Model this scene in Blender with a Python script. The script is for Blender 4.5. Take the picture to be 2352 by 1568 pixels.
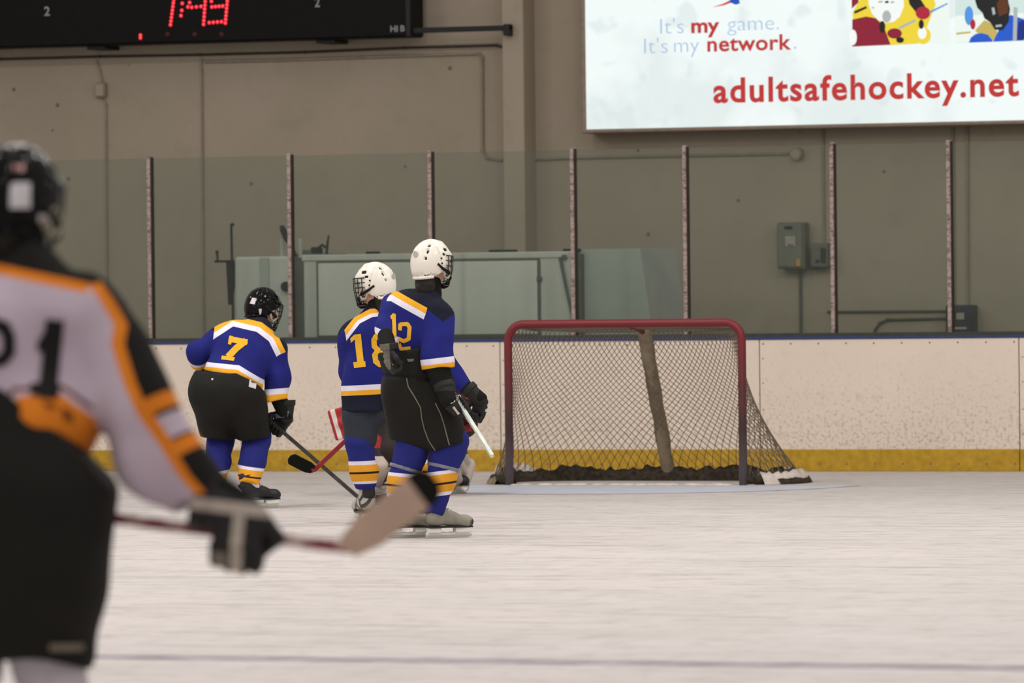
import bpy, math, random
import numpy as np
from mathutils import Vector, Matrix
from mathutils.bvhtree import BVHTree

for _o in list(bpy.data.objects):
    bpy.data.objects.remove(_o, do_unlink=True)
scene = bpy.context.scene
COL = scene.collection

# ---------------------------------------------------------------- camera
IW, IH = 2352.0, 1568.0
FPX = 13200.0                       # focal length in pixels (a long telephoto)
PHI = math.radians(20.0)            # the camera looks slightly left of the rink's long axis
ROLL = math.radians(0.65)
PITCH = math.atan((784.0 - 665.0) / FPX)
UPV = Vector((0, 0, 1))
FWD0 = Vector((-math.sin(PHI), math.cos(PHI), 0))
RIGHT0 = Vector((math.cos(PHI), math.sin(PHI), 0))
FWD = FWD0 * math.cos(PITCH) - UPV * math.sin(PITCH)
_up = UPV * math.cos(PITCH) + FWD0 * math.sin(PITCH)
CR = RIGHT0 * math.cos(ROLL) - _up * math.sin(ROLL)
CU = _up * math.cos(ROLL) + RIGHT0 * math.sin(ROLL)


def ray(px, py):
    return FWD + CR * ((px - IW / 2) / FPX) - CU * ((py - IH / 2) / FPX)


CAM = -(ray(1437, 1114) * 44.0)     # the middle of the goal line is the world origin


def P(px, py, Z):
    return CAM + ray(px, py) * Z


def G(px, py, z=0.0):
    d = ray(px, py)
    return CAM + d * ((z - CAM.z) / d.z)


def W(px, py, y):
    d = ray(px, py)
    return CAM + d * ((y - CAM.y) / d.y)


cam_data = bpy.data.cameras.new('camera')
cam = bpy.data.objects.new('camera', cam_data)
COL.objects.link(cam)
cam.matrix_world = Matrix(((CR.x, CU.x, -FWD.x, CAM.x), (CR.y, CU.y, -FWD.y, CAM.y),
                           (CR.z, CU.z, -FWD.z, CAM.z), (0, 0, 0, 1)))
cam_data.sensor_width = 36.0
cam_data.lens = FPX / IW * 36.0
cam_data.clip_start = 1.0
cam_data.clip_end = 300.0
cam_data.dof.use_dof = True
cam_data.dof.focus_distance = 36.5
cam_data.dof.aperture_fstop = 4.0
scene.camera = cam

# ---------------------------------------------------------------- light
world = bpy.data.worlds.new('world')
scene.world = world
world.use_nodes = True
_bg = world.node_tree.nodes['Background']
_bg.inputs['Color'].default_value = (1.0, 0.95, 0.91, 1)
_bg.inputs['Strength'].default_value = 0.50
scene.view_settings.view_transform = 'Standard'
scene.view_settings.look = 'None'
scene.view_settings.gamma = 1.0
scene.view_settings.exposure = 0.0
scene.view_settings.use_curve_mapping = False

# rows of high-bay lamps under the rink's roof
for _iy in range(7):
    for _ix in range(4):
        ld = bpy.data.lights.new('roof_lamp', 'AREA')
        ld.shape = 'DISK'
        ld.size = 0.55
        ld.energy = (60, 60, 70, 90, 120, 150, 175)[_iy]
        ld.color = (1.0, 0.955, 0.91)
        lo = bpy.data.objects.new('roof_lamp', ld)
        lo.location = (-9.0 + 6.4 * _ix, -36.5 + 5.2 * _iy, 8.2)
        COL.objects.link(lo)

# ---------------------------------------------------------------- materials


def lin(c):
    out = []
    for v in c[:3]:
        v = v / 255.0
        out.append(v / 12.92 if v <= 0.04045 else ((v + 0.055) / 1.055) ** 2.4)
    return (*out, 1.0)


class NT:
    """small wrapper around a material's node tree"""

    def __init__(self, name):
        self.m = bpy.data.materials.new(name)
        self.m.use_nodes = True
        self.t = self.m.node_tree
        self.n = self.t.nodes
        self.b = self.n['Principled BSDF']

    def node(self, typ, **kw):
        x = self.n.new(typ)
        for k, v in kw.items():
            setattr(x, k, v)
        return x

    def link(self, a, b):
        self.t.links.new(a, b)

    def math(self, op, a, b=None, clamp=False):
        x = self.node('ShaderNodeMath', operation=op, use_clamp=clamp)
        for i, v in enumerate((a, b)):
            if v is None:
                continue
            if isinstance(v, (int, float)):
                x.inputs[i].default_value = v
            else:
                self.link(v, x.inputs[i])
        return x.outputs[0]

    def mix(self, fac, a, b, blend='MIX'):
        x = self.node('ShaderNodeMix', data_type='RGBA', blend_type=blend)
        for key, v in ((0, fac), (6, a), (7, b)):
            s = x.inputs[key]
            if isinstance(v, (int, float, tuple)):
                s.default_value = v
            else:
                self.link(v, s)
        return x.outputs[2]

    def coord(self, scale=(1, 1, 1)):
        tc = self.node('ShaderNodeTexCoord')
        mp = self.node('ShaderNodeMapping')
        mp.inputs['Scale'].default_value = scale
        self.link(tc.outputs['Object'], mp.inputs['Vector'])
        return mp.outputs[0]

    def noise(self, scale, detail=4.0, rough=0.55, vec=None, stretch=(1, 1, 1)):
        x = self.node('ShaderNodeTexNoise')
        x.inputs['Scale'].default_value = scale
        x.inputs['Detail'].default_value = detail
        x.inputs['Roughness'].default_value = rough
        self.link(vec if vec is not None else self.coord(stretch), x.inputs['Vector'])
        return x.outputs['Fac']

    def ramp(self, fac, lo, hi):
        x = self.node('ShaderNodeMapRange')
        x.inputs['From Min'].default_value = lo
        x.inputs['From Max'].default_value = hi
        self.link(fac, x.inputs['Value'])
        return x.outputs[0]

    def bump(self, h, strength=0.2, dist=0.01):
        x = self.node('ShaderNodeBump')
        x.inputs['Strength'].default_value = strength
        x.inputs['Distance'].default_value = dist
        self.link(h, x.inputs['Height'])
        self.link(x.outputs[0], self.b.inputs['Normal'])


def mat(name, col, rough=0.6, spec=0.3, var=0.12, scale=14.0, metal=0.0, bump=0.0, bscale=60.0, alpha=None, coat=0.0):
    k = NT(name)
    c = lin(col)
    n = k.noise(scale)
    dark = tuple(v * (1 - var) for v in c[:3]) + (1,)
    light = tuple(min(1, v * (1 + var)) for v in c[:3]) + (1,)
    k.link(k.mix(k.ramp(n, 0.3, 0.7), dark, light), k.b.inputs['Base Color'])
    k.b.inputs['Roughness'].default_value = rough
    k.b.inputs['Specular IOR Level'].default_value = spec
    k.b.inputs['Metallic'].default_value = metal
    k.b.inputs['Coat Weight'].default_value = coat
    if bump:
        k.bump(k.noise(bscale, 3), bump, 0.01)
    return k.m


def emit(name, col, strength=1.0):
    k = NT(name)
    k.b.inputs['Base Color'].default_value = (0.02, 0.02, 0.02, 1)
    k.b.inputs['Emission Color'].default_value = lin(col)
    k.b.inputs['Emission Strength'].default_value = strength
    k.b.inputs['Roughness'].default_value = 0.7
    k.b.inputs['Specular IOR Level'].default_value = 0.05
    return k.m


def fabric(name, base, rules=(), rough=0.85, var=0.10, bump=0.25, spec=0.15):
    """cloth coloured by bands: every rule is ([(attribute, low, high), ...], colour)"""
    k = NT(name)
    cur = lin(base)
    attrs = {}

    def at(nm):
        if nm not in attrs:
            a = k.node('ShaderNodeAttribute', attribute_name=nm)
            attrs[nm] = a.outputs['Fac']
        return attrs[nm]
    for conds, col in rules:
        m = None
        for nm, lo, hi in conds:
            v = at(nm)
            for op, lim in (('GREATER_THAN', lo), ('LESS_THAN', hi)):
                if lim is None:
                    continue
                x = k.math(op, v, float(lim))
                m = x if m is None else k.math('MULTIPLY', m, x)
        cur = k.mix(m, cur, lin(col))
    n = k.noise(9.0)
    f = k.ramp(n, 0.3, 0.7)
    sh = k.mix(f, (1 - var, 1 - var, 1 - var, 1), (1 + var, 1 + var, 1 + var, 1))
    k.link(k.mix(1.0, cur, sh, 'MULTIPLY'), k.b.inputs['Base Color'])
    k.b.inputs['Roughness'].default_value = rough
    k.b.inputs['Specular IOR Level'].default_value = spec
    if bump:
        k.bump(k.noise(220.0, 2), bump, 0.003)
    return k.m


# ---------------------------------------------------------------- mesh helpers


def link(o, parent=None):
    COL.objects.link(o)
    if parent is not None:
        o.parent = parent
    return o


def tag(o, label, cat, group=None, kind=None):
    o['label'] = label
    o['category'] = cat
    if group:
        o['group'] = group
    if kind:
        o['kind'] = kind
    return o


def meshobj(name, verts, faces, m, parent=None, smooth=False):
    me = bpy.data.meshes.new(name)
    me.from_pydata([tuple(v) for v in verts], [], [tuple(int(i) for i in f) for f in faces])
    if smooth:
        me.polygons.foreach_set('use_smooth', [True] * len(me.polygons))
    if m is not None:
        me.materials.append(m)
    me.update()
    return link(bpy.data.objects.new(name, me), parent)


def empty(name, loc=(0, 0, 0), rz=0.0):
    o = bpy.data.objects.new(name, None)
    o.empty_display_size = 0.1
    o.location = loc
    o.rotation_euler = (0, 0, rz)
    return link(o)


class MB:
    """collects simple solids into one mesh"""

    def __init__(self):
        self.v, self.f = [], []

    def add(self, v, f):
        o = len(self.v)
        self.v += [Vector(p) for p in v]
        self.f += [tuple(i + o for i in q) for q in f]

    def box(self, lo, hi, bev=0.0):
        x0, y0, z0 = lo
        x1, y1, z1 = hi
        if bev <= 0:
            v = [(x, y, z) for z in (z0, z1) for y in (y0, y1) for x in (x0, x1)]
            f = [(0, 2, 3, 1), (4, 5, 7, 6), (0, 1, 5, 4), (2, 6, 7, 3), (0, 4, 6, 2), (1, 3, 7, 5)]
            self.add(v, f)
            return self
        b = bev
        v, idx = [], {}
        for sx in (0, 1):
            for sy in (0, 1):
                for sz in (0, 1):
                    X, Y, Zz = (x0, x1)[sx], (y0, y1)[sy], (z0, z1)[sz]
                    bx, by, bz = (b, -b)[sx], (b, -b)[sy], (b, -b)[sz]
                    for ax, p in enumerate(((X, Y + by, Zz + bz), (X + bx, Y, Zz + bz), (X + bx, Y + by, Zz))):
                        idx[(sx, sy, sz, ax)] = len(v)
                        v.append(p)
        f = []
        I = lambda a, b_, c, d: idx[(a, b_, c, d)]
        for s in (0, 1):
            q = [I(s, 0, 0, 0), I(s, 1, 0, 0), I(s, 1, 1, 0), I(s, 0, 1, 0)]
            f.append(q if s else q[::-1])
            q = [I(0, s, 0, 1), I(1, s, 0, 1), I(1, s, 1, 1), I(0, s, 1, 1)]
            f.append(q[::-1] if s else q)
            q = [I(0, 0, s, 2), I(1, 0, s, 2), I(1, 1, s, 2), I(0, 1, s, 2)]
            f.append(q if s else q[::-1])
        for a in (0, 1):
            for c in (0, 1):
                f.append((I(a, c, 0, 0), I(a, c, 1, 0), I(a, c, 1, 1), I(a, c, 0, 1)))
                f.append((I(a, 0, c, 0), I(a, 1, c, 0), I(a, 1, c, 2), I(a, 0, c, 2)))
                f.append((I(0, a, c, 1), I(1, a, c, 1), I(1, a, c, 2), I(0, a, c, 2)))
                for d in (0, 1):
                    f.append((I(a, c, d, 0), I(a, c, d, 1), I(a, c, d, 2)))
        self.add(v, f)
        return self

    def tube(self, pts, r, n=8, cap=True):
        pts = [Vector(p) for p in pts]
        rs = r if isinstance(r, (list, tuple)) else [r] * len(pts)
        v, f = [], []
        prev = None
        for i, p in enumerate(pts):
            t = (pts[min(i + 1, len(pts) - 1)] - pts[max(i - 1, 0)])
            t = t.normalized() if t.length > 1e-9 else Vector((0, 0, 1))
            if prev is None:
                a = Vector((0, 0, 1)) if abs(t.z) < 0.9 else Vector((1, 0, 0))
                u = t.cross(a).normalized()
            else:
                u = (prev - t * prev.dot(t)).normalized()
            prev = u
            w = t.cross(u)
            for k in range(n):
                a = 2 * math.pi * k / n
                v.append(p + (u * math.cos(a) + w * math.sin(a)) * rs[i])
        for i in range(len(pts) - 1):
            for k in range(n):
                k2 = (k + 1) % n
                f.append((i * n + k, i * n + k2, (i + 1) * n + k2, (i + 1) * n + k))
        if cap:
            f.append(tuple(range(n))[::-1])
            f.append(tuple((len(pts) - 1) * n + k for k in range(n)))
        self.add(v, f)
        return self

    def prism(self, pts, off):
        """a flat polygon pts pushed along the vector off"""
        n = len(pts)
        off = Vector(off)
        v = [Vector(p) for p in pts] + [Vector(p) + off for p in pts]
        f = [tuple(range(n))[::-1], tuple(range(n, 2 * n))]
        f += [(i, (i + 1) % n, n + (i + 1) % n, n + i) for i in range(n)]
        self.add(v, f)
        return self

    def sphere(self, c, r, n=8, m=6, sc=(1, 1, 1)):
        c = Vector(c)
        v = [c + Vector((0, 0, r * sc[2]))]
        for i in range(1, m):
            a = math.pi * i / m
            for k in range(n):
                b = 2 * math.pi * k / n
                v.append(c + Vector((r * sc[0] * math.sin(a) * math.cos(b), r * sc[1] * math.sin(a) * math.sin(b), r * sc[2] * math.cos(a))))
        v.append(c - Vector((0, 0, r * sc[2])))
        f = [(0, 1 + k, 1 + (k + 1) % n) for k in range(n)]
        for i in range(m - 2):
            for k in range(n):
                a, b = 1 + i * n + k, 1 + i * n + (k + 1) % n
                f.append((a, a + n, b + n, b))
        o = 1 + (m - 2) * n
        f += [(o + k, len(v) - 1, o + (k + 1) % n) for k in range(n)]
        self.add(v, f)
        return self

    def build(self, name, m, parent=None, smooth=False):
        return meshobj(name, self.v, self.f, m, parent, smooth)


# ---------------------------------------------------------------- implicit surfaces
A3 = lambda p: np.array(p, dtype=float)


class S:
    def __init__(self, fn, lo, hi):
        self.fn, self.lo, self.hi = fn, A3(lo), A3(hi)

    def __call__(self, q):
        return self.fn(q)


def cap(a, b, ra, rb=None, side=None, asp=1.0):
    a, b = A3(a), A3(b)
    rb = ra if rb is None else rb
    sd = None
    if side is not None:
        sd = A3(side)
        sd = sd / np.linalg.norm(sd)

    def fn(q):
        pa = q - a
        ba = b - a
        if sd is not None:
            pa = pa - np.outer((pa @ sd) * (1 - 1 / asp), sd)
            ba = ba - (ba @ sd) * (1 - 1 / asp) * sd
        h = np.clip(pa @ ba / max(ba @ ba, 1e-9), 0, 1)
        return np.linalg.norm(pa - h[:, None] * ba, axis=1) - (ra + (rb - ra) * h)
    r = max(ra, rb) * max(1.0, asp)
    return S(fn, np.minimum(a, b) - r, np.maximum(a, b) + r)


def ell(c, r, ax=None):
    c, r = A3(c), A3(r)
    M = np.eye(3) if ax is None else np.array([list(v) for v in ax], dtype=float)

    def fn(q):
        p = (q - c) @ M.T
        k0 = np.linalg.norm(p / r, axis=1)
        k1 = np.linalg.norm(p / (r * r), axis=1) + 1e-9
        return k0 * (k0 - 1) / k1
    R = r.max()
    return S(fn, c - R, c + R)


def bx(c, half, ax=None, rnd=0.01):
    c, half = A3(c), A3(half)
    M = np.eye(3) if ax is None else np.array([list(v) for v in ax], dtype=float)

    def fn(q):
        p = np.abs((q - c) @ M.T) - (half - rnd)
        return np.linalg.norm(np.maximum(p, 0), axis=1) + np.minimum(p.max(axis=1), 0) - rnd
    R = np.linalg.norm(half)
    return S(fn, c - R, c + R)


def plane(p, n):
    p, n = A3(p), A3(n)
    n = n / np.linalg.norm(n)
    return lambda q: (q - p) @ n


def smin(a, b, k):
    h = np.maximum(k - np.abs(a - b), 0) / k
    return np.minimum(a, b) - h * h * k * 0.25


def U(k, *fs):
    def fn(q):
        d = fs[0](q)
        for f in fs[1:]:
            d = smin(d, f(q), k) if k > 0 else np.minimum(d, f(q))
        return d
    return S(fn, np.min([f.lo for f in fs], axis=0), np.max([f.hi for f in fs], axis=0))


def CUT(f, *cuts, k=0.0):
    """keep the side of each cut where it is negative"""
    def fn(q):
        d = f(q)
        for c in cuts:
            e = c(q)
            d = np.maximum(d, e) if k <= 0 else -smin(-d, -e, k)
        return d
    return S(fn, f.lo, f.hi)


def SUB(f, g):
    return S(lambda q: np.maximum(f(q), -g(q)), f.lo, f.hi)


def WOB(f, amp, freq, seed, stretch=(1, 1, 1)):
    """soft folds"""
    rng = np.random.RandomState(seed)
    ds = rng.normal(size=(7, 3)) * A3(stretch)
    ds /= np.linalg.norm(ds, axis=1)[:, None]
    fr = freq * rng.uniform(0.6, 1.7, 7)
    ph = rng.uniform(0, 6.28, 7)

    def fn(q):
        w = np.zeros(len(q))
        bend = np.sin(q @ A3((5.1, 3.7, 4.3)) + seed)
        for i in range(7):
            w += np.sin(q @ ds[i] * fr[i] + ph[i] + bend * 1.4) / 2.6
        return f(q) + amp * w
    return S(fn, f.lo - amp, f.hi + amp)


_E = [(0, 1), (2, 3), (4, 5), (6, 7), (0, 2), (1, 3), (4, 6), (5, 7), (0, 4), (1, 5), (2, 6), (3, 7)]
_C = np.array([(i & 1, (i >> 1) & 1, (i >> 2) & 1) for i in range(8)])


def polygonise(F, vox):
    lo = F.lo - 2.5 * vox
    dims = np.ceil((F.hi + 2.5 * vox - lo) / vox).astype(int) + 1
    ax = [lo[i] + vox * np.arange(dims[i]) for i in range(3)]
    g = np.stack(np.meshgrid(*ax, indexing='ij'), -1).reshape(-1, 3)
    V = np.concatenate([F(g[i:i + 200000]) for i in range(0, len(g), 200000)]).reshape(dims)
    V = np.where(V == 0, 1e-9, V)
    Sg = V < 0
    n = [d - 1 for d in dims]
    cs = np.stack([Sg[c[0]:c[0] + n[0], c[1]:c[1] + n[1], c[2]:c[2] + n[2]] for c in _C], -1)
    act = cs.any(-1) & ~cs.all(-1)
    ids = np.argwhere(act)
    vals = np.stack([V[ids[:, 0] + c[0], ids[:, 1] + c[1], ids[:, 2] + c[2]] for c in _C], -1)
    acc = np.zeros((len(ids), 3))
    cnt = np.zeros(len(ids))
    for a, b in _E:
        va, vb = vals[:, a], vals[:, b]
        x = (va < 0) != (vb < 0)
        t = np.where(x, va / np.where(x, va - vb, 1), 0)
        p = _C[a] + t[:, None] * (_C[b] - _C[a])
        acc += np.where(x[:, None], p, 0)
        cnt += x
    pos = lo + vox * (ids + acc / cnt[:, None])
    im = -np.ones(n, dtype=int)
    im[act] = np.arange(len(ids))
    faces = []
    for d in range(3):
        e1, e2 = (d + 1) % 3, (d + 2) % 3
        sl0 = [slice(None)] * 3
        sl1 = [slice(None)] * 3
        sl0[d] = slice(0, -1)
        sl1[d] = slice(1, None)
        x = Sg[tuple(sl0)] != Sg[tuple(sl1)]
        q = np.argwhere(x)
        q = q[(q[:, e1] > 0) & (q[:, e2] > 0) & (q[:, e1] < n[e1]) & (q[:, e2] < n[e2])]
        u1 = np.zeros(3, int)
        u1[e1] = 1
        u2 = np.zeros(3, int)
        u2[e2] = 1
        quad = [im[tuple((q - s * u1 - t * u2).T)] for s, t in ((1, 1), (0, 1), (0, 0), (1, 0))]
        quad = np.stack(quad, -1)
        fl = Sg[tuple(q.T)]
        quad[~fl] = quad[~fl][:, ::-1]
        faces.append(quad[(quad >= 0).all(1)])
    faces = np.concatenate(faces)
    h = vox * 0.25
    for _ in range(2):
        f0 = F(pos)
        gr = np.stack([F(pos + h * e) - F(pos - h * e) for e in np.eye(3)], -1) / (2 * h)
        gn = (gr * gr).sum(1) + 1e-6
        st = gr * (f0 / gn)[:, None]
        L = np.linalg.norm(st, axis=1)
        st *= np.minimum(1, 0.5 * vox / np.maximum(L, 1e-9))[:, None]
        pos = pos - st
    return pos, faces


def sdfobj(name, F, vox, m, parent=None, attrs=None):
    pos, faces = polygonise(F, vox)
    me = bpy.data.meshes.new(name)
    me.vertices.add(len(pos))
    me.vertices.foreach_set('co', pos.astype(np.float32).ravel())
    me.loops.add(len(faces) * 4)
    me.loops.foreach_set('vertex_index', faces.astype(np.int32).ravel())
    me.polygons.add(len(faces))
    me.polygons.foreach_set('loop_start', np.arange(len(faces), dtype=np.int32) * 4)
    me.polygons.foreach_set('use_smooth', np.ones(len(faces), dtype=bool))
    me.update(calc_edges=True)
    me.validate()
    for nm, fn in (attrs or {}).items():
        a = me.attributes.new(nm, 'FLOAT', 'POINT')
        a.data.foreach_set('value', np.asarray(fn(pos), dtype=np.float32))
    if m is not None:
        me.materials.append(m)
    return link(bpy.data.objects.new(name, me), parent)


def world_matrix(o):
    mw = o.matrix_basis.copy()
    p = o.parent
    while p is not None:
        mw = p.matrix_basis @ mw
        p = p.parent
    return mw


def surf_bvh(*objs):
    vs, fs = [], []
    for o in objs:
        mw = world_matrix(o)
        k = len(vs)
        vs += [mw @ v.co for v in o.data.vertices]
        fs += [tuple(i + k for i in p.vertices) for p in o.data.polygons]
    return BVHTree.FromPolygons(vs, fs)


def on_surface(bvh, px, py, lift=0.004):
    d = ray(px, py).normalized()
    loc, nor, _, _ = bvh.ray_cast(CAM, d)
    if loc is None:
        loc, nor, _, _ = bvh.find_nearest(CAM + d * 36)
        d2 = CAM + d * ((loc - CAM).length)
        loc, nor, _, _ = bvh.find_nearest(d2)
    if nor.dot(d) > 0:
        nor = -nor
    return loc + nor * lift


def print_on(name, target, quads, m, parent, lift=0.004, n=6):
    """flat print sewn or stuck on a curved surface; each quad is four corners"""
    bvh = surf_bvh(target)
    inv = world_matrix(parent).inverted()
    v, f = [], []
    for q in quads:
        o = len(v)
        for i in range(n + 1):
            for j in range(n + 1):
                s, t = i / n, j / n
                x = (q[0][0] * (1 - s) + q[1][0] * s) * (1 - t) + (q[3][0] * (1 - s) + q[2][0] * s) * t
                y = (q[0][1] * (1 - s) + q[1][1] * s) * (1 - t) + (q[3][1] * (1 - s) + q[2][1] * s) * t
                v.append(inv @ on_surface(bvh, x, y, lift))
        for i in range(n):
            for j in range(n):
                a = o + i * (n + 1) + j
                f.append((a, a + 1, a + n + 2, a + n + 1))
    return meshobj(name, v, f, m, parent, smooth=True)


def stroke_quads(pts, w):
    """quads along a polyline of pixels with width w"""
    out = []
    for a, b in zip(pts[:-1], pts[1:]):
        dx, dy = b[0] - a[0], b[1] - a[1]
        L = math.hypot(dx, dy)
        nx, ny = -dy / L * w / 2, dx / L * w / 2
        ex, ey = dx / L * w * 0.18, dy / L * w * 0.18
        out.append([(a[0] + nx - ex, a[1] + ny - ey), (b[0] + nx + ex, b[1] + ny + ey),
                    (b[0] - nx + ex, b[1] - ny + ey), (a[0] - nx - ex, a[1] - ny - ey)])
    return out


def line_on(name, target, pts, r, m, parent, sub=8):
    """a raised seam or piping following a surface"""
    bvh = surf_bvh(target)
    inv = world_matrix(parent).inverted()
    path = []
    for a, b in zip(pts[:-1], pts[1:]):
        for i in range(sub):
            s = i / sub
            path.append(inv @ on_surface(bvh, a[0] + (b[0] - a[0]) * s, a[1] + (b[1] - a[1]) * s, r * 0.4))
    path.append(inv @ on_surface(bvh, pts[-1][0], pts[-1][1], r * 0.4))
    return MB().tube(path, r, 6).build(name, m, parent, True)
# ================================================================ the rink
YB = 3.20          # front face of the end boards
YW = 6.40          # end wall of the hall
BH = 1.075         # height of the boards

# ---- ice
k = NT('ice')
c1 = k.noise(0.9, 6, 0.6)
c2 = k.noise(5.5, 5, 0.65)
c3 = k.noise(26.0, 3, 0.6)
col = k.mix(k.ramp(c1, 0.35, 0.65), lin((204, 196, 194)), lin((195, 189, 185)))
col = k.mix(k.math('MULTIPLY', k.ramp(c2, 0.50, 0.66), 0.40, True), col, lin((152, 146, 143)))
sc1 = k.noise(2.2, 5, 0.7, stretch=(0.35, 3.0, 1))
col = k.mix(k.math('MULTIPLY', k.ramp(sc1, 0.53, 0.66), 0.50, True), col, lin((134, 128, 124)))
col = k.mix(k.math('MULTIPLY', k.ramp(c3, 0.6, 0.8), 0.3, True), col, lin((222, 217, 215)))
k.link(col, k.b.inputs['Base Color'])
k.b.inputs['Roughness'].default_value = 0.55
k.b.inputs['Specular IOR Level'].default_value = 0.12
k.bump(c3, 0.08, 0.01)
M_ICE = k.m
floor = MB().box((-16, -48, -0.1), (16, YB + 0.02, 0.0)).build('floor', M_ICE)
tag(floor, 'scraped off-white ice sheet in front of the end boards', 'ice', kind='structure')
M_CONC = mat('concrete_floor', (120, 112, 102), 0.85, 0.1, 0.15, 3)
fl2 = MB().box((-16, YB + 0.02, -0.1), (16, YW + 0.3, -0.002)).build('floor', M_CONC)
tag(fl2, 'bare concrete floor strip behind the end boards', 'floor', kind='structure')

# painted lines lie under the ice surface: thin translucent-looking tints
M_BLUEL = mat('blue_line_paint', (162, 152, 158), 0.6, 0.1, 0.30, 5)
bl = MB().box((-16, -19.93, -0.004), (16, -19.62, 0.0015)).build('painted_blue_line', M_BLUEL, floor)
M_CREASE = mat('crease_paint', (192, 195, 206), 0.6, 0.1, 0.08, 3)
pts = []
for i in range(41):
    a = math.pi * i / 40
    pts.append((1.83 * math.cos(a), -1.83 * math.sin(a), -0.004))
MB().prism(pts[::-1], (0, 0, 0.0052)).build('painted_goal_crease', M_CREASE, floor)
M_RED = mat('goal_line_paint', (196, 170, 164), 0.6, 0.1, 0.15, 3)
MB().box((-11, -0.025, -0.004), (11, 0.025, 0.0016)).build('painted_goal_line', M_RED, floor)
M_CRL = mat('crease_line_paint', (178, 170, 178), 0.6, 0.1, 0.2, 4)
v, f = [], []
for i in range(61):
    a = math.pi * i / 60
    for r in (1.83, 1.88):
        v.append((r * math.cos(a), -r * math.sin(a), 0.0016))
for i in range(60):
    f.append((2 * i, 2 * i + 1, 2 * i + 3, 2 * i + 2))
meshobj('painted_crease_line', v, f, M_CRL, floor)

# ---- end boards
k = NT('board_plastic')
base = k.mix(k.ramp(k.noise(1.1, 3), 0.3, 0.7), lin((238, 222, 206)), lin((230, 215, 199)))
geo = k.node('ShaderNodeNewGeometry')
sep = k.node('ShaderNodeSeparateXYZ')
k.link(geo.outputs['Position'], sep.inputs[0])
dens = k.ramp(sep.outputs['Z'], 1.25, 0.30)           # puck scuffs pile up low on the boards
spk = k.noise(34.0, 5, 0.7)
spk2 = k.noise(9.0, 4, 0.7)
msk = k.math('MULTIPLY', k.ramp(k.math('ADD', spk, k.math('MULTIPLY', dens, 0.10)), 0.60, 0.75), dens, True)
col = k.mix(k.math('MULTIPLY', msk, 0.55, True), base, lin((120, 110, 100)))
msk2 = k.math('MULTIPLY', k.ramp(spk2, 0.55, 0.8), dens, True)
col = k.mix(k.math('MULTIPLY', msk2, 0.45, True), col, lin((150, 138, 128)))
k.link(col, k.b.inputs['Base Color'])
k.b.inputs['Roughness'].default_value = 0.45
k.b.inputs['Specular IOR Level'].default_value = 0.2
M_BOARD = k.m
M_KICK = mat('kick_plate_yellow', (186, 148, 44), 0.5, 0.25, 0.18, 16)
M_CAP = mat('cap_rail_blue', (52, 66, 112), 0.5, 0.3, 0.1)
M_SHELF = mat('sill_dark', (70, 72, 66), 0.7, 0.2)
M_SCREW = mat('screw', (120, 104, 96), 0.5, 0.3)
bd = empty('wall_boards', (0, YB, 0))
tag(bd, 'long white rink boards with yellow kick plate and glass on top', 'boards', kind='structure')


def L(v, o):
    return Vector(v) - o.location


seams = [W(px, 900, YB).x for px in (553, 1149, 1745, 2341)]
d0 = seams[1] - seams[0]
xs = [seams[0] - d0 * i for i in range(4, 0, -1)] + seams + [seams[-1] + d0 * i for i in range(1, 4)]
for a, b in zip(xs[:-1], xs[1:]):
    MB().box((a + 0.004, 0, 0.172), (b - 0.004, 0.02, BH), 0.003).build('board_panel', M_BOARD, bd)
    MB().box((a + 0.003, -0.012, 0.0), (b - 0.003, 0.016, 0.178), 0.004).build('kick_plate', M_KICK, bd)
MB().box((xs[0], 0.02, 0.0), (xs[-1], 0.12, BH)).build('board_frame', M_SHELF, bd)
MB().box((xs[0], -0.012, BH), (xs[-1], 0.10, BH + 0.022), 0.004).build('cap_rail', M_CAP, bd)
MB().box((xs[0], 0.02, BH + 0.022), (xs[-1], 0.13, BH + 0.05)).build('glass_sill', M_SHELF, bd)
sb = MB()
for i in range(int((xs[-1] - xs[0]) / 0.235)):
    x = xs[0] + 0.1 + 0.235 * i
    for z, r in ((BH - 0.035, 0.0075), (0.06, 0.008)):
        sb.sphere((x, -0.001 if z > 0.3 else -0.013, z), r, 6, 4, (1, 0.4, 1))
for x in xs[1:-1]:
    for z in (0.3, 0.5, 0.72, 0.92):
        sb.sphere((x + 0.03, -0.001, z), 0.006, 6, 4, (1, 0.4, 1))
o = sb.build('board_screws', M_SCREW, bd)
o['kind'] = 'stuff'

# glass: seven posts are in view
k = NT('rink_glass')
out = k.n['Material Output']
tr = k.node('ShaderNodeBsdfTransparent')
tr.inputs[0].default_value = (0.84, 0.875, 0.84, 1)
gl = k.node('ShaderNodeBsdfGlossy')
gl.inputs['Roughness'].default_value = 0.06
gl.inputs['Color'].default_value = (0.75, 0.8, 0.75, 1)
df = k.node('ShaderNodeBsdfDiffuse')
df.inputs['Color'].default_value = (0.60, 0.64, 0.60, 1)
fr = k.node('ShaderNodeFresnel')
fr.inputs['IOR'].default_value = 1.25
m1 = k.node('ShaderNodeMixShader')
m2 = k.node('ShaderNodeMixShader')
smu = k.ramp(k.noise(7.0, 6, 0.7), 0.2, 0.8)
k.link(k.math('ADD', k.math('MULTIPLY', smu, 0.015), 0.022), m1.inputs[0])
k.link(tr.outputs[0], m1.inputs[1])
k.link(df.outputs[0], m1.inputs[2])
k.link(fr.outputs[0], m2.inputs[0])
k.link(m1.outputs[0], m2.inputs[1])
k.link(gl.outputs[0], m2.inputs[2])
k.link(m2.outputs[0], out.inputs['Surface'])
M_GLASS = k.m
GT = 2.655
YG = 0.06
post_px = [347, 669, 992, 1319, 1577, 1915, 2183]
px_x = [W(p, 560, YB + YG).x for p in post_px]
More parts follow.
